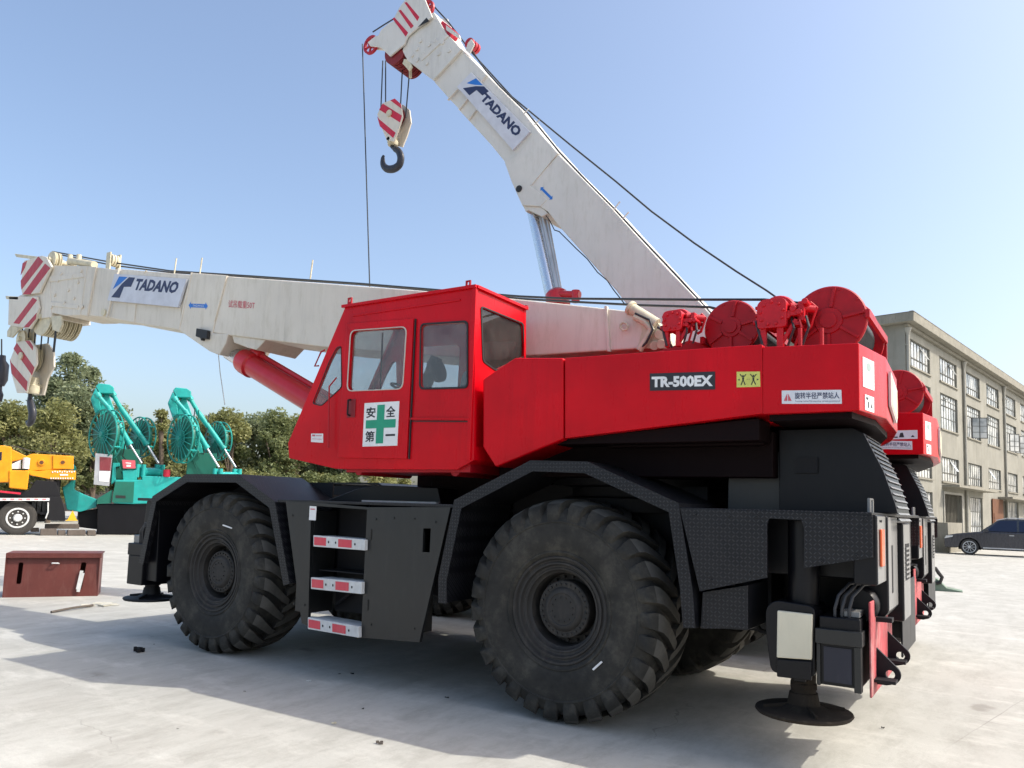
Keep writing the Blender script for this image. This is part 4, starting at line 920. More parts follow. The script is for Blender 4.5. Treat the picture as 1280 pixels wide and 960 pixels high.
def make_boom1(root):
    yn, yf = -0.40, 0.36
    b0 = MB()
    b0.py(xz([(829, 434), (822, 405), (800, 390), (700, 379), (600, 369), (500, 361), (400, 353.5), (284, 345), (270, 399), (266, 416), (285, 419), (345, 426.5), (405, 434), (600, 449)], yn), yn, yf)
    boom = b0.build('boom', M_white, root, 0.02)
    m = MB()
    m.py(xz([(283, 344.3), (240.5, 341), (233, 372), (224.5, 413), (243, 426), (262, 439), (274.5, 444), (283, 429), (286, 418), (266, 416.5), (270, 399)], yn), yn-0.012, yf+0.012)
    m.py(xz([(287, 418), (330, 424), (318, 437), (306, 434), (296, 430), (290, 428)], yn), yn+0.03, yf-0.03)
    m.build('boom_front_collar', M_white, boom, 0.015)
    m = MB(); m.py(xz([(240, 343), (149, 335.5), (141, 372), (134.5, 397), (180, 405.5), (225, 412)], yn), yn+0.03, yf-0.03); m.build('boom_section', M_white, boom, 0.012)
    m = MB(); m.py(xz([(150, 337), (118, 333), (105, 331), (96, 393), (134.5, 396)], yn), yn+0.05, yf-0.05); m.build('boom_section', M_white, boom, 0.012)
    m = MB(); m.py(xz([(106, 331.5), (64, 331), (52, 352), (50, 388), (78, 394), (97, 393.5)], yn), yn+0.04, yf-0.04)
    for (a, b) in ((70, 350), (74, 342), (88, 345), (95, 352), (83, 362), (66, 368), (78, 378), (90, 372), (62, 383), (100, 383), (99, 338)):
        c = at(a, b, 'y', yn); m.cyl((c.x, yn+0.015, c.z), (c.x, yn+0.045, c.z), 0.035, n=10)
    m.py(xz([(58, 345), (100, 340), (103, 346), (60, 352)], yn), yn+0.025, yn+0.05); m.py(xz([(60, 376), (96, 381), (95, 386), (60, 382)], yn), yn+0.025, yn+0.05)
    m.py(xz([(30, 352), (60, 345), (62, 396), (44, 398), (18, 388), (16, 372), (28, 366)], yn), yn+0.03, yf-0.03)
    m.build('boom_head', M_white, boom, 0.01)
    # stiffening bands / seams
    for a, b, w in (((240.5, 341), (224.5, 413), 0.03), ((149, 335.5), (134.5, 397), 0.03), ((180.5, 337.5), (178, 341), 0.02), ((118, 333), (107, 395), 0.02), ((284, 345), (269, 401), 0.03), ((168, 380), (166, 402), 0.02), ((225, 380), (223, 410), 0.02), ((758, 383), (762, 440), 0.03)):
        p0, p1 = xz([a, b], yn); yy = yn-0.016 if w > 0.025 else yn+0.022; m = MB()
        m.ext([(p0[0]-w/2, yy-0.006, p0[1]), (p0[0]+w/2, yy-0.006, p0[1]), (p1[0]+w/2, yy-0.006, p1[1]), (p1[0]-w/2, yy-0.006, p1[1])], [(p0[0]-w/2, yy+0.03, p0[1]), (p0[0]+w/2, yy+0.03, p0[1]), (p1[0]+w/2, yy+0.03, p1[1]), (p1[0]-w/2, yy+0.03, p1[1])])
        m.build('stiffening_band', M_white, boom, 0.004)
    q = quad([(134.5, 375.5), (222.5, 384), (233.5, 348.7), (143.5, 342.3)], 'y', yn-0.02)
    q = Quad(*[a for a in q.q]); pl = q.plate('maker_sign', S_lav, boom, base=-0.03)
    m = MB(off=(0, 0, 0)); emblem(q, m, 0, 0.035, 0.31, 0.13, 0.93); m.build('maker_emblem', [S_blue, S_navy], boom)
    m = MB(off=(0, 0, 0)); q.text(m, 'TADANO', 0.345, 0.93, 0.46, 0.89, bold=0.05, shear=0.12); m.build('maker_lettering', S_navy, boom)
    q = quad([(236, 387), (260, 388), (260, 377.5), (236, 376.5)], 'y', yn-0.012)
    m = MB(off=(0, 0, 0)); m.face([q.p(a, b, 0.004) for a, b in ((0.0, 0.5), (0.12, 0.95), (0.12, 0.72), (0.88, 0.72), (0.88, 0.95), (1.0, 0.5), (0.88, 0.05), (0.88, 0.28), (0.12, 0.28), (0.12, 0.05))]); m.build('blue_arrow_sticker', S_blue, boom)
    m = MB(off=(0, 0, 0)); q.text(m, 'TADANO', 0.22, 0.80, 0.38, 0.62, 0.0065); m.build('arrow_lettering', S_white, boom)
    q = quad([(285.5, 384.5), (318.5, 386.5), (319, 377), (286, 375)], 'y', yn)
    m = MB(off=(0, 0, 0)); q.text(m, '试吊载重50T', 0, 1, 0, 1, 0.004, bold=0.005); m.build('load_lettering', S_red, boom)
    m = MB(); m.py(xz([(250.5, 411.5), (264.5, 414), (263.5, 425), (258, 424), (256.5, 427), (255, 423.5), (249.5, 421.5)], yn), yn-0.07, yn-0.012); m.build('boom_spot_lamp', M_gasket, boom, 0.008)
    m = MB(); c = at(127, 390, 'y', yn)
    m.cyl((c.x, yn+0.02, c.z), (c.x, yn+0.06, c.z), 0.06, n=16); m.build('cover_boss', M_cream, boom)
    # head plates with stripes
    def striped(name, px, yv, t, stripes):
        pl_ = MB(); P = xz(px, yv); pl_.py(P, yv, yv+t); o = pl_.build(name, M_white, boom, 0.006)
        m = MB()
        for s_ in stripes: m.py(xz(s_, yv), yv-0.004, yv+0.002)
        m.build('warning_stripe', M_stripe, boom)
        return o
    for yv, st in ((yn-0.02, True), (yf-0.02, False)):
        s1 = [[(34, 326), (31, 335), (26, 344), (28.5, 329)], [(48, 320.5), (54, 327), (27, 362), (26, 351)], [(56.5, 329.5), (63, 335), (38, 368), (28.5, 368)]] if st else []
        striped('head_plate', [(30, 326), (52, 319.5), (58, 321), (64, 333), (49, 366), (28, 369), (25.5, 357)], yv, 0.04, s1)
        s2 = [[(41, 372), (46.5, 375), (24, 405), (17, 404)], [(46, 391), (44.5, 399), (36, 409), (29.5, 409.5)]] if st else []
        striped('sheave_plate', [(11, 371), (46, 370.5), (48.5, 385), (44, 400), (37, 411), (10, 406)], yv, 0.04, s2)
    def sheaves(nm, px_, py_, r, ys, mat, ax_r=0.05):
        c = at(px_, py_, 'y', yn); m = MB()
        for y in ys: m.lathe((c.x, y, c.z), (0, 1, 0), [(0, 0.05), (0, r*0.8), (0.004, r), (0.014, r), (0.026, r*0.86), (0.038, r), (0.048, r), (0.052, r*0.8), (0.052, 0.05)], 40, False)
        m.cyl((c.x, min(ys)-0.05, c.z), (c.x, max(ys)+0.1, c.z), ax_r); return m.build(nm, mat, boom)
    sheaves('head_sheave', 48, 395, 0.34, [yn+0.06+k*0.085 for k in range(7)], M_cream)
    sheaves('top_sheave', 60, 324, 0.16, [-0.35, -0.27, -0.02], M_cream); sheaves('jib_sheave', 11, 421, 0.17, [-0.2, -0.05], M_cream)
    m = MB()
    m.py(xz([(10, 392), (-2, 412), (-2, 419), (4, 420), (12, 411), (22, 404)], yn), -0.25, -0.22); m.py(xz([(10, 392), (-2, 412), (-2, 419), (4, 420), (12, 411), (22, 404)], yn), -0.0, 0.03)
    m.build('jib_bracket', M_cream, boom, 0.005); m = MB()
    m.py(xz([(18, 317), (50, 321), (50, 325), (20, 321)], yn), yn, yn+0.03); m.py(xz([(18, 317), (50, 321), (50, 325), (20, 321)], yn), yf-0.05, yf-0.02)
    m.build('jib_pin_prong', M_cream, boom, 0.005); m = MB(); m.py(xz([(8, 370), (24, 371), (24, 375), (9, 374)], yn), yn-0.02, yn+0.03)
    m.build('head_lug', M_cream, boom, 0.005)
    m = MB(); m.py(xz([(62, 395), (74, 394), (76, 405), (72, 415), (64, 412)], yn), yn+0.02, yn+0.06); m.build('rope_anchor', M_cream, boom, 0.005)
    # top fittings
    m = MB()
    for a in (87, 98): c = at(a, 331, 'y', -0.3); m.cyl((c.x, -0.3, c.z), (c.x, -0.3, c.z+0.18), 0.04); 
    c = at(88, 326, 'y', -0.3); d_ = at(118, 331, 'y', -0.3); m.cyl((c.x, -0.3, c.z), (d_.x, -0.3, d_.z), 0.06); m.build('rope_socket', M_cream, boom)
    for px_ in (218, 250, 388): m = MB(); c = at(px_, 344 if px_ > 300 else 339, 'y', -0.35); m.cyl(c-Vector((0,0,0.05)), c+Vector((0.03, 0, 0.20)), 0.010, n=8); m.build('rope_guide_pin', M_cream, boom)
    m = MB()
    c = at(137, 331, 'y', -0.3)
    for dy in (0, 0.17): m.box(c.x-0.10, c.x+0.02, c.y+dy-0.01, c.y+dy+0.01, c.z-0.12, c.z+0.22)
    for k in range(3): m.cyl((c.x-0.04, c.y+0.02+k*0.045, c.z+0.10), (c.x-0.04, c.y+0.05+k*0.045, c.z+0.10), 0.10)
    m.build('rope_guide', M_cream, boom)
    m = MB(); P = lambda a, b, y=-0.45: at(a, b, 'y', y)
    m.cyl(P(787, 384, -0.42), P(821, 405, -0.42), 0.055); m.cyl(P(787, 384, -0.42), P(790, 386, -0.42), 0.07)
    m.tube([P(793, 396), P(806, 402), P(814, 412), P(806, 428), P(799, 438)], 0.035); m.py(xz([(800, 398), (822, 402), (835, 420), (838, 436), (797, 436), (803, 415)], -0.4), -0.42, -0.2)
    m.tube([P(779, 403), P(783, 404.5), P(785, 408), P(783, 412), P(779, 413), P(775.5, 410), P(775.5, 406), P(779, 403)], 0.012)
    for a, b in ((810, 420), (824, 418), (826, 430), (818, 432)): m.cyl(P(a, b, -0.44), P(a, b, -0.40), 0.045, n=10)
    m.build('boom_hinge_fitting', M_cream, boom, 0.004)
    m = MB(); m.tube([P(794, 392, -0.47), P(812, 400, -0.48), P(816, 412, -0.48), P(808, 428, -0.48), P(799, 437, -0.46)], 0.012); m.tube([P(831, 410, -0.8), P(835, 425, -0.75), P(840, 434, -0.7)], 0.012); m.tube([P(822, 409, -0.6), P(832, 415, -0.6), P(838, 428, -0.6)], 0.012); m.build('hydraulic_hose', M_hose, root)
    # derrick cylinder
    m = MB(); a = at(287, 440, 'y', -0.15); b = at(420, 521, 'y', -0.15); d = (b-a).normalized()
    m.cyl(a, a+d*1.0, 0.115, n=32); rod = m.build('cylinder_rod', M_chrome, root)
    m = MB(); m.lathe(a, d, [(0.36, 0.10), (0.36, 0.17), (0.42, 0.18), (0.58, 0.18), (0.60, 0.15), (3.0, 0.15), (3.0, 0.1)], 36); m.tube([a+d*0.6+Vector((0, 0.05, 0.2)), a+d*1.6+Vector((0, 0.05, 0.2)), a+d*2.9+Vector((0, 0.05, 0.2))], 0.04)
    m.lathe(a+Vector((0, 0.05, 0.2))+d*0.50, d, [(0, 0.02), (0.02, 0.07), (0.2, 0.07), (0.22, 0.04)], 16)
    m.build('lift_cylinder', M_redcyl, root)
    m = MB(); m.cyl(a+Vector((0, -0.2, 0)), a+Vector((0, 0.5, 0)), 0.07); m.build('cylinder_pin', M_dark, rod)
    # ropes
    m = MB(); r = 0.0125
    A = [(66, 314.5), (140, 328), (212, 338.5), (320, 345.5), (450, 354.5), (560, 363.5), (650, 370.5), (712, 373.3), (860, 374.5), (955, 374.5), (1012, 380)]
    m.tube([at(a, b, 'y', -0.20) for a, b in A], r)
    B = [(66, 316.5), (140, 331.5), (212, 340.5), (320, 347), (450, 355.5), (560, 365), (650, 373.5), (712, 377), (800, 381.5), (887, 384), (905, 388)]
    m.tube([at(a, b, 'y', -0.05) for a, b in B], r)
    # falls to the hook block
    for k in range(6):
        yy = -0.17+k*0.06; c0 = at(36 if k % 2 else 20, 400, 'y', -0.22); c1 = at(34 if k % 2 else 22, 440, 'y', -0.22)
        m.tube([(c1.x, yy, c0.z), (c1.x, yy, c1.z)], 0.013)
    c0 = at(70, 412, 'y', yn+0.04); c1 = at(67, 440, 'y', yn+0.04); m.tube([c0, c1], 0.02)
    m.tube([at(2, 424, 'y', -0.15), at(2, 452, 'y', -0.15)], 0.014)
    m.build('hoist_rope', M_rope, root)
    m = MB(); m.tube([at(273, 443, 'y', 0), at(275, 465, 'y', 0), at(281, 506, 'y', 0)], 0.006); m.build('hanging_wire', M_alum, root)
    # cylinder-support arc visible above the boom between the cranes is on the raised crane

def hook_block(name, label, px_side, y0, y1, stripes, sheave_c, sheave_r, body, hook, hooky, hook_edge):
    c = at(*px_side[0], 'y', y0)
    root = thing(name, (c.x, (y0+y1)/2, c.z), label, 'hook block', 'hook blocks hanging from the red cranes')
    for y in (y0, y1-0.035):
        m = MB(); m.py(xz(px_side, y0), y, y+0.035); pl_ = m.build('cheek_plate', M_white, root, 0.006)
        if y == y0:
            m = MB()
            for s_ in stripes: m.py(xz(s_, y0), y-0.003, y+0.002)
            m.build('warning_stripe', M_stripe if hook_edge else M_refl2, pl_)
            k = at(*sheave_c, 'y', y0); m = MB(); m.cyl((k.x, y-0.03, k.z), (k.x, y, k.z), 0.07, n=16); m.build('pin_cap', M_cream, pl_)
    k = at(*sheave_c, 'y', y0); m = MB(); n_ = 4
    for i in range(n_):
        y = y0+0.06+i*(y1-y0-0.16)/(n_-1)
        m.lathe((k.x, y-0.02, k.z), (0, 1, 0), [(0, 0.03), (0, sheave_r*0.85), (0.004, sheave_r), (0.012, sheave_r), (0.022, sheave_r*0.88), (0.032, sheave_r), (0.04, sheave_r), (0.044, sheave_r*0.8), (0.044, 0.03)], 36, False)
    m.cyl((k.x, y0, k.z), (k.x, y1, k.z), 0.04); m.build('sheave', M_cream if hook_edge else M_sheave, root)
    ym = (y0+y1)/2; a, b = [at(p[0], p[1], 'y', ym) for p in body]
    m = MB(); w = 0.10; m.lathe((a.x, ym, b.z), (0, 0, 1), [(0, 0.001), (0, w), (0.05, w*1.15), ((a.z-b.z)*0.5, w*1.15), ((a.z-b.z)*0.55, w*0.9), (a.z-b.z, w*0.9), (a.z-b.z, 0.001)], 20)
    m.cyl((a.x, y0, (a.z+b.z)/2), (a.x, y1, (a.z+b.z)/2), 0.045); m.build('swivel', M_cream, root, 0.004)
    m = MB(); kp = [at(p[0], p[1], 'y', ym) for p in hook]; pts = []
    for i in range(len(kp)-1):       # smooth curve through the traced points
        a0, a1, a2, a3 = kp[max(0, i-1)], kp[i], kp[i+1], kp[min(len(kp)-1, i+2)]
        for k_ in range(5):
            t = k_/5; pts.append(0.5*((2*a1)+(a2-a0)*t+(2*a0-5*a1+4*a2-a3)*t*t+(3*a1-a0-3*a2+a3)*t**3))
    pts.append(kp[-1])
    n = len(pts); rows = []
    for i, p_ in enumerate(pts):
        t = i/(n-1); r = 0.03+0.055*math.sin(PI*min(1, t*1.05))**0.8 if t > 0.15 else 0.045
        if i == n-1: r = 0.015
        d = ((pts[min(n-1, i+1)]-pts[max(0, i-1)])).normalized(); u = Vector((0, 1, 0)); w_ = d.cross(u).normalized()
        rows.append([Vector((p_.x, 0, p_.z))+Vector((0, ym, 0))+(w_*math.cos(2*PI*j/14)+u*math.sin(2*PI*j/14)*0.75)*r for j in range(14)])
    m.grid(rows, True, True, True); m.build('hook', M_dark2, root)
    return root
M_refl2 = paint('hook_red_paint', (0.55, 0.02, 0.05), 0.4, 0.1, 0.2, (0.6, 0.3, 0.3), scale=6)
M_dark2 = paint('forged_hook', (0.035, 0.036, 0.045), 0.4, 0.1, 0.3, (0.08, 0.08, 0.08))
def make_boom2(root):          # raised boom of the crane behind, drawn in world coordinates
    Z = (0, 0, 0); yn, yf = 3.72, 4.46
    X = lambda pts: xz(pts, yn)
    def pr(name, pts, a, b, mat, par, bev=0.01):
        m = MB(off=Z); m.py(X(pts), a, b); return m.build(name, mat, par, bev)
    # outer section down to the foot pin
    boom = pr('boom', [(698, 192.5), (765, 260), (784, 281), (831, 332), (878, 381), (915, 425), (868, 452), (838, 430), (784, 381.6), (770, 363), (732.5, 320.6), (697, 281), (684, 264), (672, 257), (655, 252), (648, 236), (657, 238)], yn, yf, M_white2, root, 0.02)
    pr('boom_front_collar', [(697.5, 191.5), (672, 163), (650, 190), (631, 203), (640, 228), (653, 257), (676, 258), (684, 250), (664, 232)], yn-0.012, yf+0.012, M_white2, boom)
    pr('boom_section', [(674, 166), (650, 135.5), (607, 92.5), (584, 121), (572, 136), (585, 150), (612.5, 180), (632, 204)], yn+0.03, yf-0.03, M_white2, boom)
    pr('boom_section', [(608, 94), (577, 62.5), (560, 80), (541, 101), (560, 122.5), (574, 137)], yn+0.05, yf-0.05, M_white2, boom)
    m = MB(off=Z); m.py(X([(579, 64), (556, 40), (541, 14), (520, 20), (500, 38), (500, 60), (508, 75), (520, 83), (542, 101), (560, 80)]), yn+0.04, yf-0.04)
    for a, b in ((520, 60), (528, 66), (520, 74), (535, 55), (543, 50), (552, 52), (532, 78), (514, 68), (547, 66), (560, 62), (524, 50)):
        c = at(a, b, 'y', yn); m.cyl((c.x, yn+0.015, c.z), (c.x, yn+0.05, c.z), 0.045, n=10)
    m.py(X([(522, 70), (556, 40), (560, 44), (526, 75)]), yn+0.02, yn+0.05); m.build('boom_head', M_white2, boom, 0.01)
    for a, b, w in (((697, 192), (664, 232), 0.03), ((608, 94), (574, 137), 0.03), ((577, 62), (542, 100), 0.025), ((572, 112), (560, 125), 0.02), ((595, 138), (586, 150), 0.02)):
        p0, p1 = X([a, b]); m = MB(off=Z); m.ext([(p0[0]-w/2, yn-0.018, p0[1]), (p0[0]+w/2, yn-0.018, p0[1]), (p1[0]+w/2, yn-0.018, p1[1]), (p1[0]-w/2, yn-0.018, p1[1])], [(p0[0]-w/2, yn+0.04, p0[1]), (p0[0]+w/2, yn+0.04, p0[1]), (p1[0]+w/2, yn+0.04, p1[1]), (p1[0]-w/2, yn+0.04, p1[1])])
        m.build('stiffening_band', M_white2, boom, 0.004)
    m = MB(off=Z); m.py(X([(652, 256), (676, 258), (684, 266), (676, 270), (660, 262), (656, 264)]), yn+0.03, yf-0.03); m.build('cylinder_mount', M_white2, boom, 0.01)
    q = quad0([(571.5, 108.5), (641, 187.5), (662.5, 164.5), (589, 90.5)], yn-0.018); pl = q.plate('maker_sign', S_lav, boom, base=-0.05)
    m = MB(off=Z); emblem(q, m, 0, 0.055, 0.32, 0.17, 0.98); m.build('maker_emblem', [S_blue, S_navy], boom)
    m = MB(off=Z); q.text(m, 'TADANO', 0.31, 0.93, 0.42, 0.84, bold=0.05); m.build('maker_lettering', S_navy, boom)
    q = quad0([(674.5, 233.5), (690, 249), (693.5, 246), (678, 231)], yn)
    q = quad0([(673.5, 237), (688.5, 252), (693, 246.5), (678, 231.5)], yn)
    m = MB(off=Z); m.face([q.p(a, b, 0.004) for a, b in ((0.0, 0.5), (0.14, 0.98), (0.14, 0.72), (0.86, 0.72), (0.86, 0.98), (1.0, 0.5), (0.86, 0.02), (0.86, 0.28), (0.14, 0.28), (0.14, 0.02))]); m.build('blue_arrow_sticker', S_blue, boom)
    q = quad0([(640.5, 205), (657, 221.5), (661.5, 217), (645, 199.5)], yn)
    m = MB(off=Z); q.text(m, '试吊载重50T', 0, 1, 0, 1, 0.004); m.build('load_lettering', S_red, boom)
    m = MB(off=Z); c = at(649.5, 236.5, 'y', yn); m.lathe((c.x, yn-0.03, c.z), (0, 1, 0), [(0, 0.03), (0, 0.06), (0.03, 0.06)], 16); m.build('cover_boss', M_gasket, boom)
    # head
    hp = [(509, -2), (531, -2), (541, 22), (525, 33), (510, 46), (492, 25.5), (500, 10)]
    for y in (yn-0.02, yf-0.02): 
        o = pr('head_plate', hp, y, y+0.04, M_white2, boom, 0.006)
        if y < 4:
            m = MB(off=Z)
            for s_ in ([(506.5, 4), (509.5, 3.5), (525, 22), (522.5, 27)], [(499, 14), (502, 13), (518, 33), (514.5, 36.5)], [(491.5, 24), (494, 22.5), (511, 41.5), (508, 46.5)]): m.py(X(s_), y-0.004, y+0.002)
            m.build('warning_stripe', M_refl2, boom)
            m = MB(off=Z); m.py(X([(534, 23), (537.5, 27), (523.5, 34.5)]), y-0.005, y+0.001); m.build('black_mark', M_gasket, boom)
    sp = [(493, 27), (510, 46), (506, 56), (488, 71), (470, 53), (477, 38), (486, 30)]
    for y in (yn-0.02, yf-0.06): pr('sheave_plate', sp, y, y+0.04, M_white2, boom, 0.006)
    def sheaves(nm, px_, py_, r, ys, mat):
        c = at(px_, py_, 'y', yn); m = MB(off=Z)
        for y in ys: m.lathe((c.x, y, c.z), (0, 1, 0), [(0, 0.05), (0, r*0.8), (0.004, r), (0.016, r), (0.03, r*0.86), (0.044, r), (0.056, r), (0.06, r*0.8), (0.06, 0.05)], 40, False)
        m.cyl((c.x, min(ys)-0.03, c.z), (c.x, max(ys)+0.1, c.z), 0.05); return m.build(nm, mat, boom)
    sheaves('head_sheave', 492, 62, 0.275, [yn+0.04+k*0.095 for k in range(7)], M_sheave)
    def spoked(px_, py_, r, y):
        c = at(px_, py_, 'y', y); m = MB(off=Z)
        m.lathe((c.x, y, c.z), (0, 1, 0), [(0, r*0.76), (0, r), (0.02, r*0.94), (0.05, r), (0.05, r*0.76)], 36, False); m.grid([[ (c.x+rr*math.cos(t), yy, c.z+rr*math.sin(t)) for t in [2*PI*k/36 for k in range(36)]] for rr, yy in ((r*0.76, y+0.05), (r*0.76, y))], True)
        for k in range(3): t = PI*k/3+0.3; m.bar((c.x-r*0.8*math.cos(t), y+0.025, c.z-r*0.8*math.sin(t)), (c.x+r*0.8*math.cos(t), y+0.025, c.z+r*0.8*math.sin(t)), 0.03, 0.035, (0, 1, 0))
        m.cyl((c.x, y-0.02, c.z), (c.x, y+0.08, c.z), 0.05); m.build('jib_sheave', M_sheave2, boom)
    spoked(463, 55.5, 0.20, 3.95); spoked(533, 11, 0.17, yn+0.06); spoked(533, 10, 0.17, yn+0.2)
    m = MB(off=Z)
    for y in (3.90, 4.03): m.py(X([(452, 47), (462, 39), (476, 37), (490, 44), (474, 56), (466, 53), (455, 52)]), y, y+0.03)
    m.build('jib_bracket', M_white2, boom, 0.006)
    m = MB(off=Z)
    for yy in (yn+0.05,): m.py(X([(503, 72), (510, 73), (513, 82), (509, 87), (505, 82), (501, 78)]), yy, yy+0.03)
    m.cyl(at(513, 86, 'y', 4.0), at(513, 97, 'y', 4.0), 0.03, n=10); m.build('rope_anchor', M_cream, boom)
    m = MB(off=Z); m.bar(at(554, 33, 'y', 3.9), at(569, 45, 'y', 3.9), 0.2, 0.14); m.build('red_rope_guard', M_refl2, boom, 0.01)
    m = MB(off=Z); c = at(589, 56, 'y', 3.85)
    for k in range(3): m.cyl((c.x, 3.78+k*0.09, c.z), (c.x, 3.84+k*0.09, c.z), 0.10, n=20)
    m.build('rope_roller', M_sheave2, boom)
    m = MB(off=Z); m.py(X([(581, 62), (586, 66), (592, 54), (588, 48), (584, 53)]), 3.74, 3.77); m.build('roller_bracket', M_white2, boom); m = MB(off=Z); m.py(X([(556, 30), (572, 42), (574, 48), (556, 36)]), 3.76, 3.80); m.build('guard_bracket', M_white2, boom)
    for a, b, a2, b2 in ((767, 262, 775, 252), (779, 273, 786, 265), (655, 142, 661, 136), (668, 156, 674, 150)): m = MB(off=Z); m.cyl(at(a, b, 'y', yn), at(a2, b2, 'y', yn), 0.012, n=6); m.build('rope_guide_pin', M_white2, boom)
    # lift cylinder
    a = at(670, 256, 'y', 3.95); b = at(697, 376, 'y', 3.95); d = (b-a).normalized()
    m = MB(off=Z); sd = Vector((1, 0, 0)); m.cyl(at(665, 258, 'y', 3.95), at(690, 374, 'y', 3.95), 0.105, n=32); rod = m.build('cylinder_rod', M_chrome, root)
    m = MB(off=Z)
    for px0, px1, r in ((673.5, 695.5, 0.035), (677.5, 699.5, 0.045), (682, 703, 0.028)): m.cyl(at(px0, 262, 'y', 3.95), at(px1, 374, 'y', 3.95), r, n=12)
    m.build('rod_pipes', M_steel, rod)
    m = MB(off=Z); m.lathe(b-d*0.20, d, [(0, 0.02), (0.01, 0.13), (0.06, 0.185), (0.16, 0.20), (0.3, 0.20), (0.32, 0.165), (2.4, 0.165), (2.4, 0.02)], 32, False)
    m.cyl(b-d*0.08+Vector((0.12, -0.1, 0)), b-d*0.02+Vector((0.48, -0.1, 0)), 0.06); m.cyl(b+Vector((0.40, -0.1, -0.1)), b+Vector((0.40, -0.1, 0.1)), 0.07)
    m.build('lift_cylinder', M_redcyl, root)
    m = MB(off=Z)
    for L_ in ([(680, 264), (688, 275), (694, 287), (700, 289), (713, 302), (722, 311), (735, 323), (748, 340), (760, 350), (768, 362), (776, 372), (783, 381)],):
        m.tube([at(p[0]-1, p[1]+0.5, 'y', 3.8) for p in L_], 0.009)
    m.build('hydraulic_hose', M_hose, root)
    # ropes
    m = MB(off=Z)
    m.tube([at(a, b, 'y', 3.95) for a, b in ((537, 2), (560, 27), (590, 66), (640, 121), (714, 182), (770, 227), (814, 264), (868, 304), (920, 339), (958, 363), (985, 382))], 0.0145)
    m.tube([at(a, b, 'y', 3.80) for a, b in ((589, 62), (607, 88), (625, 108), (660, 142), (700, 191), (735, 228), (766, 259), (800, 296), (850, 349), (893, 396))], 0.0145)
    m.tube([at(a, b, 'y', 4.0) for a, b in ((466, 40), (480, 31), (493, 23))], 0.014)
    for x0, x1, y1 in ((478.5, 476, 140), (482, 482, 140), (503.5, 500, 145), (513, 507, 147)): m.tube([at(x0, 76, 'y', 4.05), at(x1, y1, 'y', 4.05)], 0.013)
    m.tube([at(453, 55, 'y', 3.98), at(464, 420, 'y', 3.98)], 0.0125)
    m.build('hoist_rope', M_rope, root)
def quad0(p4, v): return Quad(*[at(a, b, 'y', v) for a, b in p4])
M_sheave2 = paint('red_sheave_paint', (0.42, 0.02, 0.035), 0.45, 0.1, 0.3, (0.15, 0.05, 0.04), scale=8)

# ================================================================== build the cranes
c1 = thing('mobile_crane', (-1.8, 0, 0), 'near red and black wheeled crane with a cream boom reaching low over the left yard', 'crane', 'red mobile cranes parked side by side')
make_chassis(c1, 1); make_upper(c1, 1); make_cab(c1, 1); make_boom1(c1)
OFF = Vector((-0.11, 4.1, 0))
c2 = thing('mobile_crane', (-1.7, 4.1, 0), 'red crane parked behind the nearer one with its white boom raised high', 'crane', 'red mobile cranes parked side by side')
make_chassis(c2, 2); OFF = Vector((0.06, 4.1, 0)); make_upper(c2, 2); make_cab(c2, 2); make_boom2(c2)
OFF = Vector((0, 0, 0))
hook_block('hook_block', 'cream and red striped hook block under the low boom at the left edge', [(12.5, 450), (21, 427.5), (37.5, 425), (45, 435), (45.5, 455), (37.5, 470), (32.5, 491), (21, 491), (15, 470)], -0.22, 0.12,
           [[(17, 436), (21, 428.5), (42, 458), (43, 459), (40, 469)], [(31.5, 425.8), (37, 426), (41.5, 433), (41, 438)], [(12.5, 449), (14, 453), (34.5, 477), (33, 489), (14.5, 467)]], (27, 445), 0.26, ((42.5, 472), (42.5, 492)), [(38, 490), (37.5, 500), (39, 508), (40.5, 516), (39.5, 525), (36, 530), (33, 526)], None, True)
hook_block('hook_block', 'red and white hook block with an open black hook hanging from the raised boom', [(471.5, 143), (478, 129), (493, 123), (501, 130), (503, 146), (498, 162), (492, 177), (483, 175), (477, 160)], 3.92, 4.22,
           [[(474, 137), (478.5, 129.5), (502.5, 144.5), (500, 153)], [(488, 125.5), (493.5, 123.2), (501, 130), (502, 136)], [(471.5, 145.5), (474, 149), (494.5, 166), (491.5, 172.5), (475, 158)]], (487, 142), 0.22, ((491.5, 172), (491.5, 182)),
           [(489, 180), (491, 184), (498, 189), (501, 197), (499, 206), (492, 211), (484, 211), (479, 206), (478.5, 198), (480, 194)], None, False)
# small auxiliary weight and hook at the very left edge
a = at(2, 462, 'y', -0.15)
ah = thing('auxiliary_hook', (a.x, a.y, a.z), 'dark grey headache ball hook hanging from a single rope at the left edge', 'crane hook')
m = MB(); m.lathe(a+Vector((0, 0, -0.32)), (0, 0, 1), [(0, 0.02), (0.0, 0.07), (0.12, 0.12), (0.42, 0.12), (0.50, 0.06), (0.6, 0.05), (0.6, 0.01)], 20); m.build('weight', M_dark2, ah)
m = MB(); m.tube([a+Vector((0.0, 0, -0.3)), a+Vector((0.02, 0, -0.42)), a+Vector((0.09, 0, -0.50)), a+Vector((0.06, 0, -0.60)), a+Vector((-0.04, 0, -0.60)), a+Vector((-0.08, 0, -0.52))], 0.035, 10); m.build('hook', M_dark2, ah)

# ================================================================== ground
m = MB(); m.face([(-500, -160, 0), (420, -160, 0), (420, 700, 0), (-500, 700, 0)]); g = m.build('ground', M_ground); tag(g, kind='structure')

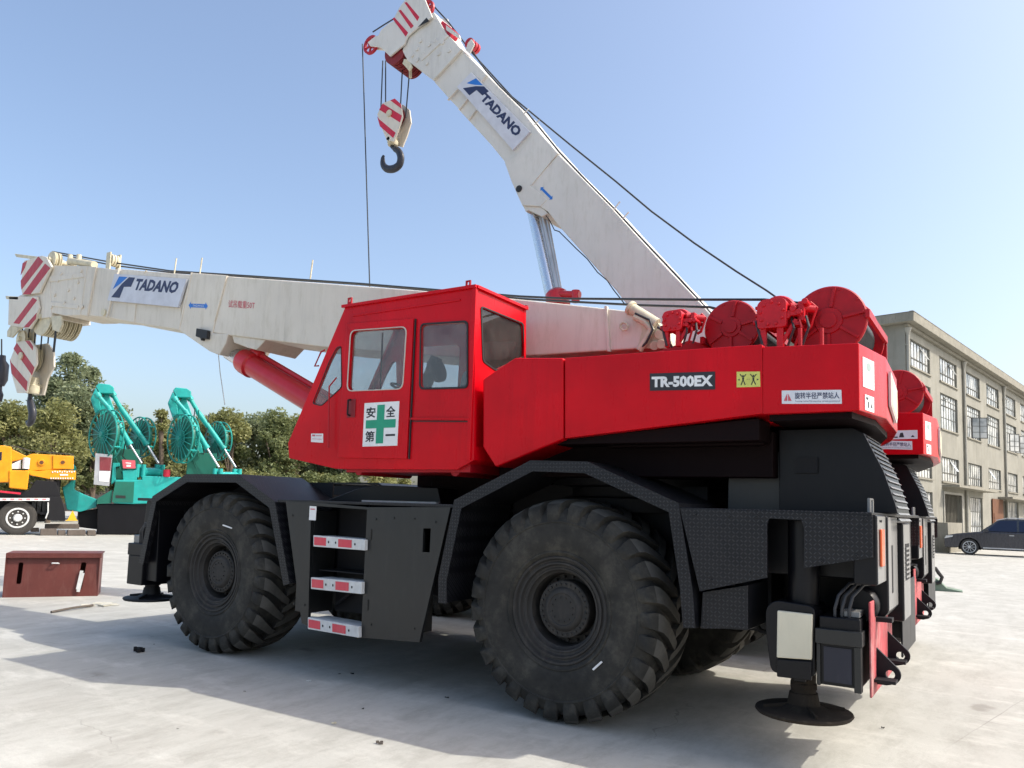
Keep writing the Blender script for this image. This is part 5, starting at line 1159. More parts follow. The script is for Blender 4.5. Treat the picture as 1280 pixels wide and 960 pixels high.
# ================================================================== workshop building on the right
bd = Vector((0.18, 0.9837, 0)).normalized(); bn = Vector((-0.9837, 0.18, 0)).normalized()   # along the facade, outwards (to the camera side)
bo = Vector((-1.03, 37.63, 0))
bi = Vector((-bd.y, bd.x, 0))
BT = Matrix(((bd.x, bi.x, 0, bo.x), (bd.y, bi.y, 0, bo.y), (0, 0, 1, 0), (0, 0, 0, 1)))    # local: s along, d inwards, z up
bld = tag(place('workshop_building', None, None, bo), 'weathered beige workshop block with rows of steel windows and a flat overhanging roof', 'building')
LEN = 82.0; SP = 11.75
cols = []
for b_ in range(7):
    s0 = -0.6+b_*SP
    cols += [(s0+1.0, s0+4.65), (s0+6.6, s0+10.45)]
rows = [(0.9, 3.25, 'tall'), (3.98, 5.42, 'low'), (7.05, 9.15, 'mid'), (9.85, 11.32, 'low')]
holes = []; wins = []
for ci, (a, b_) in enumerate(cols):
    for ri, (z0, z1, kd) in enumerate(rows):
        aa, bb = a, b_
        if ri == 0:
            if ci == 1: z0, aa, bb = 0.02, a+0.3, a+4.2
            elif ci == 2: z0, aa, bb = 0.35, a+0.3, a+3.6
            elif ci == 3: z0, aa, bb = 0.02, a+0.8, b_+2.3
        if bb > LEN-1: continue
        holes.append([(aa, z0), (bb, z0), (bb, z1), (aa, z1)]); wins.append((aa, bb, z0, z1, ri, ci))
m = MB(off=(0, 0, 0), tf=BT)
m.holed([(-0.45, -0.05), (LEN, -0.05), (LEN, 11.92), (-0.45, 11.92)], holes, lambda u, v, d: (u, d, v), 0.30)
m.box(-0.45, 0.0, 0.30, 15, -0.05, 11.92); m.box(LEN-0.3, LEN, 0.30, 15, -0.05, 11.92); m.box(-0.45, LEN, 15, 15.3, -0.05, 11.92)
wl = m.build('facade_wall', M_wall, bld)
m = MB(off=(0, 0, 0), tf=BT); m.box(-0.95, LEN+0.5, -0.55, 15.8, 11.93, 12.42); m.box(-0.95, LEN+0.5, -0.55, -0.35, 12.42, 12.48)
m.box(-0.6, LEN, -0.2, -0.003, 11.75, 11.92)
m.build('roof', M_eave, bld, 0.03)
m = MB(off=(0, 0, 0), tf=BT)
for z in (3.62,): m.box(6.0, 16.0, -0.9, -0.003, z, z+0.14)
m.box(20.4, 33.0, -0.9, -0.003, 3.35, 3.49)
m.build('canopy', M_eave, bld, 0.01)
rnd = random.Random(11)
for b_ in range(7):
    s0 = -0.6+b_*SP if b_ else -0.35
    m = MB(off=(0, 0, 0), tf=BT); m.cyl((s0, -0.10, 0.1), (s0, -0.10, 11.4), 0.085, n=12); m.cyl((s0, -0.10, 11.35), (s0, -0.10, 11.72), 0.09, 0.2, n=12)
    for z in (2, 5, 8, 10.8): m.box(s0-0.12, s0+0.12, -0.12, -0.003, z, z+0.05)
    m.build('drainpipe', M_pipe, bld)
for (a, b_, z0, z1, ri, ci) in wins:
    if ri == 0 and ci == 1:
        m = MB(off=(0, 0, 0), tf=BT); m.box(a, b_, 0.22, 0.28, 0.02, z1)
        for k in range(12): m.box(a+0.1+k*0.31, a+0.16+k*0.31, 0.19, 0.22, 0.05, z1-0.05)
        m.build('closed_gate', M_shade, bld)
        m = MB(off=(0, 0, 0), tf=BT); m.box(a-0.18, a, -0.06, 0.1, 0.0, z1); m.box(b_, b_+0.22, -0.06, 0.1, 0.0, z1); m.box(a-0.18, b_+0.22, -0.06, 0.1, z1, z1+0.14); m.build('gate_surround', M_pipe, bld); continue
    if ri == 0 and ci == 3:
        m = MB(off=(0, 0, 0), tf=BT); m.box(a-0.3, a+3.0, -0.10, -0.04, 0.7, 3.3); m.box(a, a+2.6, -0.12, -0.10, 1.3, 2.3); m.build('rusty_shutter', M_rust, bld)
        m = MB(off=(0, 0, 0), tf=BT); m.box(a+3.1, b_, 0.2, 0.26, 0.02, z1); m.build('closed_gate', M_shade, bld); continue
    near = ci < 12
    nv = 7 if ri != 0 else 7; fw_ = 0.05
    m = MB(off=(0, 0, 0), tf=BT)
    y0, y1 = 0.09, 0.14
    m.box(a, b_, y0, y1, z0, z0+fw_); m.box(a, b_, y0, y1, z1-fw_, z1); m.box(a, a+fw_, y0, y1, z0+fw_, z1-fw_); m.box(b_-fw_, b_, y0, y1, z0+fw_, z1-fw_)
    zt = z0+(z1-z0)*(0.36 if ri != 2 else 0.68)
    m.box(a+fw_, b_-fw_, y0+0.003, y1-0.003, zt-0.03, zt+0.03)
    for k in range(1, nv):
        x = a+(b_-a)*k/nv; m.box(x-0.014, x+0.014, y0+0.006, y1-0.006, z0+fw_, z1-fw_)
    if ri in (0, 2):
        for zz in ((z0+zt)/2, zt+(z1-zt)/2): m.box(a+fw_, b_-fw_, y0+0.009, y1-0.009, zz-0.014, zz+0.014)
    w_ = m.build('window', M_wframe, bld)
    m = MB(off=(0, 0, 0), tf=BT); m.box(a+0.02, b_-0.02, 0.12, 0.125, z0+0.02, z1-0.02); m.build('glass', M_wglass, w_)
    m = MB(off=(0, 0, 0), tf=BT); m.box(a-0.08, b_+0.08, -0.08, 0.08, z0-0.09, z0-0.004); m.build('sill', M_eave, w_)
    if ri == 2 and rnd.random() < 0.7 and near:      # casements standing open
        for hx, sg in ((a+0.1 if rnd.random() < 0.5 else a+(b_-a)*0.45, 1),) + (((b_-0.1, 1),) if rnd.random() < 0.4 else ()):
            wd = 0.95; ang = rnd.uniform(0.3, 1.35); zt2 = zt
            dx, dy = math.cos(ang)*wd, -math.sin(ang)*wd
            m = MB(off=(0, 0, 0), tf=BT); P = lambda t, z, o=0: (hx+dx*t, 0.085+dy*t+o, z)
            for t0, t1, za, zb in ((0, 1, z0+.05, z0+.10), (0, 1, zt2-.05, zt2), (0, .045, z0+.1, zt2-.05), (.955, 1, z0+.1, zt2-.05), (0.48, 0.52, z0+.1, zt2-.05), (0.045, .955, z0+.45, z0+.48), (0.045, .955, z0+.85, z0+.88)):
                m.ext([P(t0, za), P(t1, za), P(t1, zb), P(t0, zb)], [P(t0, za, .04), P(t1, za, .04), P(t1, zb, .04), P(t0, zb, .04)])
            m.build('open_casement', M_wframe, w_)
            m = MB(off=(0, 0, 0), tf=BT); m.ext([P(.03, z0+.08, .02), P(.97, z0+.08, .02), P(.97, zt2-.03, .02), P(.03, zt2-.03, .02)], [P(.03, z0+.08, .025), P(.97, z0+.08, .025), P(.97, zt2-.03, .025), P(.03, zt2-.03, .025)]); m.build('casement_glass', M_wglass, w_)
    elif rnd.random() < 0.5 and near:                 # tilted vents
        hx = a+(b_-a)*rnd.choice([0.15, 0.3, 0.6]); za = zt+0.05; zb = z1-0.08
        m = MB(off=(0, 0, 0), tf=BT); m.ext([(hx, 0.15, zb), (hx+0.5, 0.15, zb), (hx+0.5, -0.25, za+0.1), (hx, -0.25, za+0.1)], [(hx, 0.18, zb), (hx+0.5, 0.18, zb), (hx+0.5, -0.22, za+0.1), (hx, -0.22, za+0.1)]); m.build('tilted_vent', M_wglass, w_)
# floors inside so that nobody looks through the openings
m = MB(off=(0, 0, 0), tf=BT); m.box(-0.0, LEN-0.3, 2.5, 2.6, -0.05, 11.9); m.build('inner_wall', M_shade, bld)

# second small annex wall corner seen left of the gate
m = MB(off=(0, 0, 0), tf=BT); m.box(2.9, 5.9, -1.0, -0.01, -0.05, 1.6)
o = m.build('entrance_wall', M_eave); W[o] = Matrix.Identity(4); tag(o, 'low pale rendered wall beside the gate of the workshop block', 'wall')

# ================================================================== parked car
def frame(px, py, name=None):
    """local frame on the ground under a pixel: x right, y away, z up"""
    p_ = at(px, py, 'z', 0); d = Vector((p_.x-CAM.x, p_.y-CAM.y, 0)).normalized(); r = Vector((d.y, -d.x, 0))
    return Matrix(((r.x, d.x, 0, p_.x), (r.y, d.y, 0, p_.y), (0, 0, 1, 0), (0, 0, 0, 1))), (p_-CAM).length
cf, cd = frame(1212, 693.5)
cf = Matrix.Translation(cf.translation) @ Matrix.Rotation(math.radians(0), 4, 'Z')   # axis along world x
car = tag(place('parked_car', None, None, cf.translation), 'dark grey estate car parked in front of the beige workshop building', 'car')
k = 1.2
def T(p): return [(a*k, b*k) for a, b in p]
m = MB(off=(0, 0, 0), tf=cf)
body = [(-0.92, 0.28), (-0.95, 0.45), (-0.93, 0.68), (-0.85, 0.80), (-0.5, 0.88), (0.25, 0.98), (0.45, 1.0), (3.75, 1.02), (3.86, 0.9), (3.88, 0.45), (3.80, 0.30), (3.2, 0.26)]
def arch(cx): return [(cx+0.38*math.cos(t), 0.33+0.38*math.sin(t)) for t in [PI*(0.03+0.94*j/10) for j in range(11)]]
low = [(3.2, 0.26)]+[p for p in arch(2.78)]+[(2.35, 0.24), (0.45, 0.24)]+[p for p in arch(0.0)]+[(-0.45, 0.28)]
prof = body[:-1]+low
yb = [(-0.90, 1.0), (-0.93, 1.0)]
def bodyprism(pts, y0, y1): m.py(T(pts), y0, y1)
bodyprism(prof, -0.02, 1.86)
bd_ = m.build('body', M_carpaint, car, 0.06, 3)
for x_ in (0.0, 2.78):
    m = MB(off=(0, 0, 0), tf=cf); m.box((x_-0.42)*k, (x_+0.42)*k, 0.25, 1.6, 0.22*k, 0.80*k); m.build('wheel_well', M_dark, bd_)
m = MB(off=(0, 0, 0), tf=cf)
gh = T([(0.38, 0.99), (1.05, 1.50), (1.4, 1.57), (2.9, 1.57), (3.35, 1.48), (3.72, 1.01)]); gi = T([(0.45, 0.99), (1.10, 1.47), (1.4, 1.53), (2.9, 1.53), (3.3, 1.44), (3.66, 1.01)])
m.ext([(a, 0.05, b) if b < 1.2 else (a, 0.22, b) for a, b in gh], [(a, 1.79, b) if b < 1.2 else (a, 1.62, b) for a, b in gh]); m.build('roof_and_pillars', M_carpaint, car, 0.04)
m = MB(off=(0, 0, 0), tf=cf)
for (x0, x1, x2, x3) in ((0.62, 1.12, 1.72, 1.72), (1.80, 1.80, 2.65, 2.68), (2.74, 2.74, 3.15, 3.5)):
    q = T([(x0, 1.03), (x3, 1.03), (x2, 1.50), (x1, 1.48)]); m.ext([(a, 0.035 if b < 1.3*k else 0.185, b) for a, b in q], [(a, 0.06 if b < 1.3*k else 0.22, b) for a, b in q])
m.build('side_window', M_carglass, car)
m = MB(off=(0, 0, 0), tf=cf); m.py(T([(0.5, 0.30), (2.35, 0.30), (2.35, 0.345), (0.5, 0.345)]), -0.04, -0.015); m.build('sill_trim', M_steel, car)
m = MB(off=(0, 0, 0), tf=cf)
m.tube([(a*k, 0.20, b*k) for a, b in ((1.0, 1.50), (1.4, 1.60), (2.9, 1.605), (3.3, 1.52))], 0.02); m.build('roof_rail', M_steel, car)
m = MB(off=(0, 0, 0), tf=cf); m.py(T(rpoly([(0.50, 1.0), (0.72, 1.0), (0.70, 1.13), (0.54, 1.12)], 0.03)), -0.14, 0.0); m.build('wing_mirror', M_carpaint, car, 0.02)
m = MB(off=(0, 0, 0), tf=cf); m.py(T([(-0.93, 0.66), (-0.62, 0.74), (-0.6, 0.80), (-0.86, 0.78)]), -0.035, 0.2); m.build('headlight', M_alum, car)
m = MB(off=(0, 0, 0), tf=cf)
for x in (1.45, 2.35): m.box(x*k, x*k+0.2, -0.05, -0.02, 0.86*k, 0.89*k)
m.build('door_handle', M_steel, car)
for x in (0.0, 2.78):
    for y, sg in ((0.0, -1), (1.62, 1)):
        c = (x*k, y, 0.335*k); m = MB(off=(0, 0, 0), tf=cf)
        m.lathe(c, (0, 1, 0), [(0.0, 0.24*k), (0.0, 0.31*k), (0.03, 0.335*k), (0.2, 0.335*k), (0.22, 0.31*k), (0.22, 0.1)], 32, True)
        w_ = m.build('wheel', M_rubberbg, car); m = MB(off=(0, 0, 0), tf=cf)
        yo = y-0.012 if sg < 0 else y+0.232
        for j in range(10):
            t = 2*PI*j/10; m.bar((c[0]+0.04*math.cos(t), yo, c[2]+0.04*math.sin(t)), (c[0]+0.235*k*math.cos(t), yo, c[2]+0.235*k*math.sin(t)), 0.02, 0.05, (0, 1, 0))
        m.lathe((c[0], yo-0.012, c[2]), (0, 1, 0), [(0, 0.225*k), (0, 0.25*k), (0.02, 0.25*k), (0.02, 0.225*k), (0, 0.225*k)], 32, False); m.cyl((c[0], yo-0.01, c[2]), (c[0], yo+0.02, c[2]), 0.06); m.build('rim', M_alum, w_)

# ================================================================== steel box on the ground at the left
bp = [(12, 692), (128, 697), (121, 745), (3.5, 747)]
q_ = [at(a, b, 'z', 0) for a, b in (bp[3], bp[2])]
dr = (q_[1]-q_[0]); dr.z = 0; wid = dr.length; dr.normalize(); bk = Vector((-dr.y, dr.x, 0))
H = 0.72
BX = Matrix(((dr.x, bk.x, 0, q_[0].x), (dr.y, bk.y, 0, q_[0].y), (0, 0, 1, 0), (0, 0, 0, 1)))
root = tag(place('steel_box', None, None, q_[0]), 'open dark red-brown steel box with two slots lying on the concrete left of the crane', 'steel box')
m = MB(off=(0, 0, 0), tf=BX)
LN = 0.10
so = [[(0.17, 0.22), (0.24, 0.22), (0.25, 0.58), (0.18, 0.58)], [(wid-0.32, 0.10), (wid-0.24, 0.12), (wid-0.20, 0.58), (wid-0.28, 0.58)]]
so = [rpoly(s_, 0.03) for s_ in so]
m.holed([(0, 0.0), (wid, 0.0), (wid, H), (0, H)], so, lambda u, v, d: (u, d+0.06*v, v), 0.012)
m.box(-0.005, wid+0.03, -0.02, 0.62, H, H+0.02); m.box(-0.01, 0.0, 0.0, 0.6, 0, H); m.box(wid, wid+0.01, 0.0, 0.6, 0, H); m.box(0, wid, 0.59, 0.6, 0.0, H)
m.box(-0.005, wid+0.03, -0.022, -0.01, H-0.06, H)
m.build('shell', M_box, root, 0.004)
m = MB(off=(0, 0, 0), tf=BX); c = (wid*0.52, -0.01, H-0.16); m.tube([(c[0]-0.05, 0.03, c[2]), (c[0]-0.045, -0.03, c[2]+0.01), (c[0]+0.045, -0.03, c[2]+0.01), (c[0]+0.05, 0.03, c[2])], 0.012); m.build('handle', M_alum, root)
m = MB(off=(0, 0, 0), tf=BX)
for (x0, z0, x1, z1) in ((wid-0.26, 0.44, wid-0.30, 0.12), (wid-0.24, 0.40, wid-0.29, 0.08)): m.bar((x0, -0.005, z0), (x1, -0.03, z1), 0.05, 0.02, (0, 1, 0))
m.build('white_strap', M_alum, root)

# rags, scraps and small stones on the concrete
def scrap(name, label, cat, px, py, size, mat, n=9, h=0.05, grp=None, seed=1, elong=1.0):
    p_ = at(px, py, 'z', 0); r = random.Random(seed); m = MB(off=(0, 0, 0))
    for k_ in range(n):
        t = r.uniform(0, PI); a = Vector((math.cos(t), math.sin(t), 0)); b = Vector((-a.y, a.x, 0)); c = p_+Vector((r.uniform(-1, 1)*size*elong, r.uniform(-1, 1)*size*0.6, 0.006))
        w = size*r.uniform(0.25, 0.6); u = size*r.uniform(0.12, 0.35); hh = h*r.uniform(0.3, 1)
        bot = [c-a*w-b*u, c+a*w-b*u*0.6, c+a*w*0.8+b*u, c-a*w*0.7+b*u]; m.ext(bot, [q+Vector((r.uniform(-.2, .2)*w, r.uniform(-.2, .2)*w, hh)) for q in bot])
    o = m.build(name, mat, None); tag(o, label, cat, grp); return o
scrap('crumpled_rag', 'crumpled dark rag on the shaded concrete left of the front wheel', 'rag', 173, 815, 0.05, M_dark, 12, 0.05, seed=2)
scrap('flattened_carton', 'pale flattened carton scrap lying near the front outrigger foot', 'scrap', 122, 757, 0.26, M_skirt, 6, 0.02, seed=5, elong=0.8)
p0 = at(64, 765, 'z', 0.02); p1 = at(116, 756.5, 'z', 0.03); m = MB(off=(0, 0, 0)); m.tube([p0, (p0+p1)/2+Vector((0, 0, .01)), p1], 0.018); o = m.build('stick', M_wood); tag(o, 'thin brown stick lying between the steel box and the outrigger foot', 'stick')
for i_, (a_, b_, s_, t_) in enumerate(((417, 905, .022, 'yellowish'), (475, 930, .03, 'grey'), (386, 852, .02, 'white'), (305, 865, .012, 'dark'), (454, 887, .012, 'dark'), (558, 873, .018, 'dark'), (222, 912, .008, 'dark'), (1104, 911, .015, 'dark'), (440, 843, .02, 'dark'), (192, 806, .012, 'dark'), (424, 843, .012, 'dark'))):
    scrap('small_stone', 'small loose scrap of stone or dirt on the concrete in the foreground', 'stone', a_, b_, s_, {'yellowish': M_cream, 'grey': M_wood, 'white': M_alum, 'dark': M_dark}[t_], 3, s_*0.7, 'bits of grit on the concrete', seed=20+i_)
# green outrigger mat beyond the second crane
fm, fd = frame(1178, 739)
root = tag(place('outrigger_mat', None, None, fm.translation), 'dull green steel mat with a shackle lying behind the far crane', 'mat')
m = MB(off=(0, 0, 0), tf=fm); s_ = fd/FOC; m.py([(-22*s_, 0), (19*s_, 0), (19*s_, 1*s_), (4*s_, 3.5*s_), (-4*s_, 12*s_), (-22*s_, 20*s_)], 0, 0.5); m.build('plate', paint('dull_green_paint', (0.16, 0.22, 0.16), 0.6, 0, 0.6, (0.3, 0.32, 0.27)), root, 0.01)
m = MB(off=(0, 0, 0), tf=fm); m.tube([(-14*s_, -0.03, 24*s_), (-6*s_, -0.03, 24*s_), (-3*s_, -0.03, 19*s_), (0, -0.03, 15*s_), (-2*s_, -0.03, 9*s_), (-6*s_, -0.03, 8*s_)], 0.045); m.build('shackle', M_hub, root)
# ================================================================== background machines (each in its own upright frame on the ground)
class BG:
    def __init__(s, px, py):
        s.M, _ = frame(px, py); s.o = s.M.translation; s.d = Vector((s.M[0][1], s.M[1][1], 0)); s.r = Vector((s.M[0][0], s.M[1][0], 0))
        s.k = (s.o-CAM).dot(FW)/FOC
    def p(s, px, py, y=0.0):
        r_ = ray(px, py); t = ((s.o+s.d*y-CAM).dot(s.d))/r_.dot(s.d); q = CAM+r_*t-s.o
        return (q.dot(s.r), q.z)
    def P(s, pts, y=0.0): return [s.p(a, b, y) for a, b in pts]
    def v(s, px, py, y=0.0): a = s.p(px, py, y); return Vector((a[0], y, a[1]))
    def mb(s): return MB(off=(0, 0, 0), tf=s.M)
    def root(s, name, label, cat, group=None): return tag(place(name, None, None, s.o), label, cat, group)

def teal_machine(B, dx, dy, label, full):
    r = B.root('teal_crane', label, 'crane', 'teal green cranes with spoked reels')
    S = lambda pts: [(a+dx, b+dy) for a, b in pts]
    # head block
    m = B.mb(); m.py(B.P(S([(119.5, 483), (123, 479), (137, 480.5), (142.5, 484), (142, 492), (124, 491.5)])), 0.0, 1.3)
    m.py(B.P(S([(119.5, 484), (124, 491.5), (126, 512), (119, 517), (113, 499)])), 0.02, 1.25)
    m.py(B.P(S([(130, 491), (136, 492), (150, 530), (166, 590), (150, 592), (128, 530), (124, 500)])), 0.5, 0.9)
    m.build('boom_head', M_teal, r, 0.04)
    # the two long cylinders
    for a, b, c, d_, e, f, y in ((122, 494, 136, 510, 162, 555, -0.25), (141, 493, 152, 512, 183, 555, 0.9)):
        m = B.mb(); p0, p1, p2 = B.v(a+dx, b+dy, y), B.v(c+dx, d_+dy, y), B.v(e+dx, f+dy, y); dd = (p2-p0).normalized()
        m.cyl(p0, p1, 0.10, n=14); m.cyl(p1-dd*0.1, p2, 0.125, n=18); m.cyl(p2-dd*0.12, p2+dd*0.04, 0.15, n=18); m.cyl(p0-dd*.1, p0+dd*.1, 0.15, n=12)
        cy = m.build('hydraulic_cylinder', M_teal, r)
        m = B.mb(); p3 = B.v(e+15+dx, f+24+dy, y); m.cyl(p2, p3, 0.055, n=12); m.build('rod', M_chrome, cy)
    m = B.mb(); ya, yb = B.v(175+dx, 590+dy, -0.25), B.v(199+dx, 590+dy, 0.9)
    for c in (ya, yb):
        m.cyl(c+Vector((-0.12, -0.06, -0.25)), c+Vector((-0.12, -0.06, 0.35)), 0.10, n=10); m.cyl(c+Vector((0.14, -0.06, -0.25)), c+Vector((0.14, -0.06, 0.35)), 0.10, n=10); m.cyl(c+Vector((-0.2, 0, 0.25)), c+Vector((0.2, 0, 0.25)), 0.10, n=10)
    m.cyl(ya, yb, 0.2, n=18); m.build('cylinder_bracket', M_teal, r, 0.01)
    # spoked hose reels
    for cx, cy_, y in ((128.5, 543, -0.6), (172.5, 546, 1.6)):
        c = B.v(cx+dx, cy_+dy, y); ax = Vector((0.86, 0.5, 0)).normalized(); u = Vector((0, 0, 1)); w = ax.cross(u)
        R_ = 1.12 if y < 0 else 0.95
        ring = lambda rr, t, o: c+ax*o+(u*math.cos(t)+w*math.sin(t))*rr
        m = B.mb()
        for o_ in (0.0, 0.32):
            m.tube([ring(R_, 2*PI*k/40, o_) for k in range(41)], 0.035, 6); m.tube([ring(R_*0.35, 2*PI*k/20, o_) for k in range(21)], 0.03, 6)
        for k in range(20):
            t = 2*PI*k/20; m.cyl(ring(0.10, t, -0.04), ring(R_, t, 0.0), 0.024, n=6); m.cyl(ring(0.10, t, 0.36), ring(R_, t, 0.32), 0.02, n=6)
        m.cyl(c-ax*0.12, c+ax*0.45, 0.13, n=16); rl = m.build('hose_reel', M_teal2, r)
        for k in range(6): t = 2*PI*k/6; m = B.mb() if k == 0 else m; m.cyl(ring(R_, t, 0.0), ring(R_, t, 0.32), 0.03, n=6)
        m.build('reel_crossbar', M_teal, rl)
        m = B.mb(); m.lathe(c+ax*0.08, ax, [(0, 0.2), (0, R_*0.86), (0.16, R_*0.86), (0.16, 0.2)], 36, False); m.build('wound_hose', M_teald, rl)
    # slewing post and small machinery
    m = B.mb(); m.box(*(lambda a, b: (a[0], b[0], 0.1, 1.2, b[1], a[1]))(B.p(138+dx, 560+dy), B.p(172+dx, 604+dy)))
    for k in range(8):
        a_ = B.v(140+dx+k*4, 565+dy+(k % 3)*6, 0.2); m.cyl(a_, a_+Vector((0.1, 0.1, -0.9)), 0.05, n=8)
    m.build('slewing_machinery', M_teald, r, 0.02)
    rq = random.Random(int(dx)+4)
    for k in range(9):
        a_ = B.v(126+dx+rq.uniform(0, 40), 500+dy+rq.uniform(0, 60), rq.uniform(-0.3, 0.9)); b_ = B.v(140+dx+rq.uniform(0, 45), 575+dy+rq.uniform(0, 25), rq.uniform(-0.3, 0.9))
        m = B.mb(); m.tube([a_, (a_+b_)/2+Vector((rq.uniform(-.3, .3), 0, -0.25)), b_], 0.025, 6); m.build('hydraulic_hose', M_hose if k % 2 else M_teald, r)
    for k in range(5):
        a_ = B.v(176+dx+k*1.5, 592+dy, 0.2+k*0.1); m = B.mb(); m.box(a_.x, a_.x+0.25, 0.2+k*.15, 0.32+k*.15, a_.z-0.1, a_.z+0.05+0.06*k); m.build('valve_block', M_teald, r)
    if full:
        m = B.mb(); m.py(B.P([(144, 600), (177, 600), (177, 595), (230, 597), (232, 628), (166, 630), (142, 629)]), -0.6, 2.2); bdy = m.build('body', M_teal, r, 0.04)
        m = B.mb(); m.py(B.P([(144.5, 602), (168, 602.5), (166.5, 628), (140, 628), (141, 618)], -0.6), -0.63, -0.6); m.py(B.P([(122, 623), (141, 612), (139, 629), (121, 630)]), -0.55, 0.6); m.build('body_side_door', M_teald, bdy, 0.01)
        m = B.mb(); m.py(B.P([(144.5, 619), (157, 619.5), (157, 623), (144.5, 622.5)], -0.6), -0.64, -0.625); m.build('name_strip', M_gasket, bdy)
        m = B.mb(); m.py(B.P([(141, 579), (150, 579), (150, 583), (145, 584), (145, 602), (139, 606)]), -0.4, 0.3); m.py(B.P([(153, 588), (171, 588), (171, 600), (154, 601)]), -0.55, -0.1); m.build('cab_post', M_teal, r, 0.02)
        m = B.mb(); m.py(B.P(rpoly([(120.5, 568), (141, 570), (137, 608), (118, 606)], 0.08)), -1.1, -1.04); mp_ = m.build('tail_board', M_steel, r, 0.01)
        m = B.mb(); m.py(B.P([(124.5, 571), (139.5, 572), (138, 588.5), (124.5, 588)], -1.1), -1.12, -1.10); m.build('red_panel', paint('dull_red_panel', (0.22, 0.04, 0.05)), mp_)
        m = B.mb(); m.py(B.P([(124, 589), (138, 589.3), (136, 602.5), (124, 601.5)], -1.1), -1.12, -1.10); m.build('pale_panel', S_white, mp_)
        m = B.mb(); m.py(B.P([(152.5, 574.5), (169, 575.5), (169.5, 585.5), (154, 585.5)], -0.6), -0.62, -0.58); sg = m.build('red_number_plate', S_red, r)
        q = B.M; m = B.mb(); m.py(B.P([(157, 578), (164, 578.5), (164, 579.7), (157, 579.2)], -0.62), -0.63, -0.62); m.py(B.P([(158, 581), (163.5, 581), (163.5, 583.5), (158, 583.5)], -0.62), -0.63, -0.62); m.build('plate_marks', S_white, sg)
        m = B.mb(); c = B.v(208, 596, -0.5); m.lathe(c, (0, 0, 1), [(0, 0.01), (0, 0.15), (0.33, 0.15), (0.33, 0.01)], 16); m.build('red_can', M_refl2, r)
        m = B.mb(); m.py(B.P([(122, 630), (166, 630), (190, 614), (215, 640), (215, 666), (121, 668)]), -0.5, 2.2); m.build('counterweight', M_black, r, 0.04)
        m = B.mb(); m.py(B.P([(98, 640), (122, 636), (121, 662), (97, 659)]), 0.2, 1.8); m.py(B.P([(168, 600), (225, 600), (225, 668), (168, 668)]), 0.5, 2.6); m.build('undercarriage', M_dark, r, 0.03)
        m = B.mb(); m.py(B.P([(78, 610), (86, 604), (90, 600), (92, 580), (95, 584), (93, 612), (105, 618), (121, 624), (121, 634), (100, 640), (84, 637)]), -0.2, 0.5); m.build('front_beam', M_teal, r, 0.03)
    else:
        m = B.mb(); m.py(B.P(S([(130, 598), (178, 598), (178, 592), (205, 592), (206, 680), (130, 680)])), -0.4, 2.2); m.build('body', M_teal, r, 0.04)
        a_ = B.P(S([(130, 660), (206, 660), (206, 690), (130, 690)])); m = B.mb(); m.box(a_[0][0], a_[1][0], -0.2, 2.0, 0, 1.2); m.build('undercarriage', M_dark, r, 0.03)

B1 = BG(150, 668)
teal_machine(B1, 0, 0, 'teal green crane with a red and white tail board, left of the black fender', True)
B2 = BG(248, 669)
teal_machine(B2, 96.5, 5, 'teal green crane whose lower half is hidden behind the black fender', False)

# yellow truck crane
B = BG(22, 668.5)
r = B.root('truck_crane', 'yellow truck crane with a black chassis and white wheel hub at the left edge', 'truck crane')
m = B.mb(); m.py(B.P([(-60, 558), (5, 557), (15, 559), (15, 603), (-60, 605)]), -0.2, 1.3); m.py(B.P([(11, 588), (37, 588), (34, 612.5), (11, 610)]), -0.25, 0.9); cb = m.build('cab', M_yel, r, 0.05)
m = B.mb(); m.py(B.P([(-3, 565), (2.5, 565), (2, 575), (-3, 577)], -0.2), -0.22, -0.19); m.build('window', M_carglass, cb)
m = B.mb(); m.py(B.P([(11, 560), (16, 562), (33, 570), (40, 567), (92, 570), (92, 586), (36, 589), (30, 574), (14, 577)]), 0.0, 0.9); bm_ = m.build('boom', M_yel, r, 0.03)
m = B.mb(); m.py(B.P([(66, 569), (92, 571), (92, 586.5), (66, 586)], 0), -0.05, 0.0); m.py(B.P([(33, 588), (48, 589), (60, 587.5), (95, 588.5), (94.5, 600), (62, 599), (38, 594)]), -0.1, 0.8)
for cx in (52, 78.5): c = B.v(cx, 578, -0.06); m.cyl(c, c+Vector((0, 0.08, 0)), 0.14, n=14)
m.build('boom_section', M_yel, bm_, 0.02)
m = B.mb()
for cx in (52, 78.5): c = B.v(cx, 578, -0.075); m.cyl(c, c+Vector((0, 0.02, 0)), 0.08, n=12)
m.build('pin_hole', M_rust, bm_)
m = B.mb()
for i_ in range(10):
    a_ = B.p(65+i_*3.0, 588.5 if i_ % 2 else 589.2); m.box(a_[0], a_[0]+0.045, -0.125, -0.10, a_[1]-0.06, a_[1])
    a_ = B.p(63+i_*3.0, 597); m.box(a_[0], a_[0]+0.045, -0.125, -0.10, a_[1]-0.06, a_[1])
m.py(B.P([(75, 592.5), (85, 592.5), (85, 594.5), (75, 594.5)], -0.12), -0.125, -0.1); m.build('white_marks', S_white, bm_)
m = B.mb(); c = B.v(32, 586, -0.15); m.lathe(c, (0, 0, 1), [(0, 0.13), (0.45, 0.13), (0.47, 0.05)], 14); m.py(B.P([(15, 580), (26, 575), (26, 586), (15, 586)]), -0.1, 0.4); m.build('white_tank', S_white, r)
m = B.mb(); m.py(B.P([(-60, 622.5), (62, 622.5), (62, 626), (-60, 625.5)]), -0.35, -0.30); dk = m.build('deck_edge', S_white, r)
m = B.mb()
for i_ in range(6): a_ = B.p(3+i_*10, 623.3, -0.35); m.box(a_[0], a_[0]+0.14, -0.362, -0.35, a_[1]-0.04, a_[1])
m.build('deck_edge_marks', S_red, dk)
